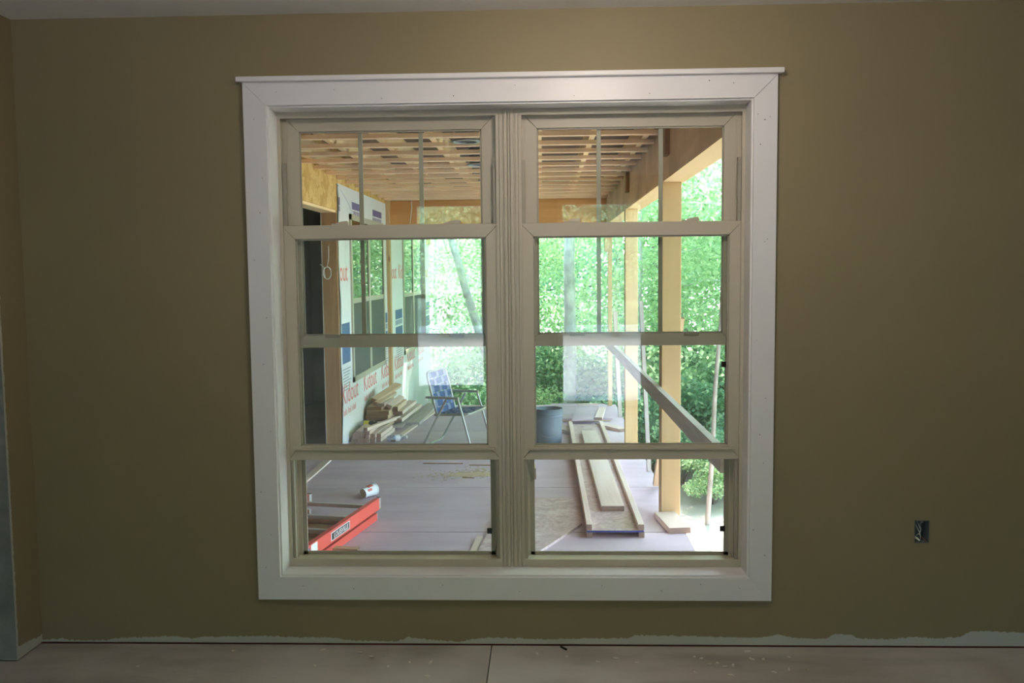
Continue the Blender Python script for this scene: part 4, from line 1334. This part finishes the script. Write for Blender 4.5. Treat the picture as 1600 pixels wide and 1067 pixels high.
def tree(kind, label, loc, rz, s=1.0, group='trees of the wood beyond the porch', name='forest_tree'):
    e = empty(name, loc, (0, 0, rz), label=label, cat='tree', group=group)
    e.scale = (s, s, s)
    link_mesh('trunk', kind[0], e)
    link_mesh('foliage', kind[1], e)
    return e


zg = lambda x, y: ZG + 0.10 * math.sin(x * .7 + y * .3) * math.cos(y * .45) - 0.02 * max(0, y - 9) + (0.10 * max(0, y - 30)) + 0.05 * max(0, abs(x) - 14)
# trees whose trunks the photo shows
k = tree_kind(21, 12, .108, .40, 3.0, 12000, .11, mat_leaf, mat_bark, lean=(.012, 0))
tree(k, 'pale barked straight tree seen between mullion and far slim post', (0.39, 10.5, zg(.39, 10.5)), 0.0)
k = tree_kind(22, 10, .085, .40, 2.8, 11000, .11, mat_leaf, mat_bark, lean=(-.29, 0), bend=.06)
tree(k, 'pale tree leaning towards the house wing corner', (-0.42, 10.8, zg(-.42, 10.8)), 0.0)
k = tree_kind(23, 6, .030, .62, 1.4, 3500, .075, mat_leaf, plain('grey_pink_bark', (0.34, 0.29, 0.26, 1), 0.9, noise=0.25, nscale=9), lean=(.075, 0))
tree(k, 'slim pale sapling standing just right of the porch deck', (1.72, 6.2, zg(1.72, 6.2)), 0.0)
tree(K_YOUNG, 'slim sapling with low leaves behind the pale sapling', (2.95, 9.7, zg(2.95, 9.7)), 1.0)
tree(K_YOUNG, 'young tree at the far end of the porch behind the lawn chair', (-1.05, 11.6, zg(-1, 11.6)), 2.2, .85)
rows = [(K_YOUNG, -.3, 12.5, .9), (K_YOUNG, 1.6, 11.5, 1.0), (K_YOUNG, 4.0, 11.6, 1.1), (K_YOUNG, 2.4, 13.0, 1.2), (K_YOUNG, 4.4, 8.2, 1.0), (K_YOUNG, -2.2, 14.5, 1.1),
        (K_MID, -3.2, 18, 1), (K_DEEP, -1.4, 20, 1), (K_MID, .8, 19, .95), (K_DEEP, 2.6, 17.5, .9), (K_MID, 4.6, 15.5, 1), (K_MID, 3.7, 20.5, 1.05), (K_DEEP, 6.4, 17.5, 1),
        (K_TALL, -4.5, 25, 1), (K_TALL, -.8, 26, 1.0), (K_TALL, 2.4, 25.5, 1.05), (K_TALL, 5.6, 24, 1.0), (K_DEEP, 8.8, 22, 1.1),
        (K_TALL, -6, 34, 1.2), (K_TALL, 1.0, 36, 1.2), (K_TALL, 8, 34, 1.2), (K_DEEP, 14, 30, 1.2),
        (K_MID, 7.0, 11.5, 1), (K_DEEP, 9.5, 8.5, 1), (K_TALL, 10.5, 13.5, 1), (K_TALL, 12, 4.5, 1.1), (K_MID, 8.2, 3.5, .9), (K_TALL, 5.0, 2.6, 1.0), (K_TALL, 5.5, -1.2, 1.0), (K_MID, 6.4, 5.6, 1.0), (K_TALL, 14.5, 10, 1.1), (K_DEEP, 13, 18, 1.1)]
KL = {id(K_YOUNG): 'young leafy understory tree close to the porch', id(K_MID): 'medium light green tree in the wood',
      id(K_DEEP): 'deep green dense tree in the wood', id(K_TALL): 'tall light green tree deep in the wood'}
ORD = 'first second third fourth fifth sixth seventh eighth ninth tenth eleventh twelfth thirteenth'.split()


def rank(items, i, same, xy):
    """place of item i among its like, counted across from the house wing"""
    b_ = lambda q: math.atan2(xy(q)[0], xy(q)[1] + 3.4)
    return ORD[sorted((b_(q), j) for j, q in enumerate(items) if same(q, items[i])).index((b_(items[i]), i))]


for i, (kd, x, y, s) in enumerate(rows):
    o_ = rank(rows, i, lambda p, q: p[0] is q[0], lambda p: p[1:3])
    tree(kd, KL[id(kd)] + ', ' + o_ + ' of its kind from the house wing', (x, y, zg(x, y)), i * 1.7, s)

# low bushes
def bush_kind(seed, r, n, lsize, mat):
    rr = random.Random(seed)
    m = MB()
    cen, rad = [], []
    for j in range(9):
        a = j * 2.4
        e = Vector((math.cos(a) * r * rr.uniform(.3, .9), math.sin(a) * r * rr.uniform(.3, .9), r * rr.uniform(.5, 1.3)))
        m.tube([(0, 0, -.1), e * .5 + Vector((0, 0, .1)), e], [.02, .013, .006], 5, False)
        cen.append(tuple(e))
        rad.append(r * rr.uniform(.35, .55))
    me = bpy.data.meshes.new('stems')
    me.from_pydata(m.v, [], m.f)
    me.materials.append(mat_bark_d)
    return me, leaves_mesh('foliage', cen, rad, n, lsize, mat, seed)


BU = [bush_kind(31, .95, 6500, .066, mat_leaf_d), bush_kind(32, .8, 5000, .062, mat_leaf)]
bushes = [(-.9, 9.4, 0, 1), (-.45, 9.7, 1, .9), (1.45, 8.7, 0, .95), (1.9, 9.4, 1, 1.1), (2.7, 8.8, 0, 1.0), (3.6, 7.6, 1, 1), (2.9, 7.6, 1, .7), (4.3, 6.6, 0, .8), (1.98, 7.0, 1, .5), (2.45, 7.5, 0, .65), (1.75, 7.9, 0, .6), (2.2, 8.6, 1, .8),
                                   (-.3, 11.9, 0, 1.2), (1.5, 10.6, 0, 1.2), (2.7, 11.2, 0, 1.3), (-1.6, 12.4, 1, 1.2), (4.2, 10.4, 0, 1.3), (.5, 12.2, 1, 1.2)]
for i, (x, y, kd, s) in enumerate(bushes):
    o_ = rank(bushes, i, lambda p, q: p[2] == q[2], lambda p: p[:2])
    e = empty('bush', (x, y, zg(x, y)), (0, 0, i * 1.3), label=('deep green low bush past the porch, ', 'light green low bush past the porch, ')[kd] + o_ + ' of its kind from the house wing', cat='bush', group='bushes of the undergrowth')
    e.scale = (s, s, s)
    link_mesh('stems', BU[kd][0], e)
    link_mesh('foliage', BU[kd][1], e)


# wood behind the house, seen only as a reflection in the panes
for i, (kd, x, y, s) in enumerate([(K_MID, -4.2, -20, 1), (K_DEEP, -1.0, -20, .8), (K_MID, 2.0, -20.5, 1), (K_DEEP, 5.2, -20, .9), (K_TALL, -2.2, -27, 1.1), (K_TALL, 3.0, -28, 1.1), (K_DEEP, -2.7, -21, .9), (K_DEEP, .5, -21.5, .9), (K_DEEP, 3.6, -21.5, .9), (K_TALL, .6, -25, 1.0)]):
    tree(kd, 'tree behind the house reflected faintly in the window panes', (x, y, -0.3), i * 2.1, s, 'trees behind the house')
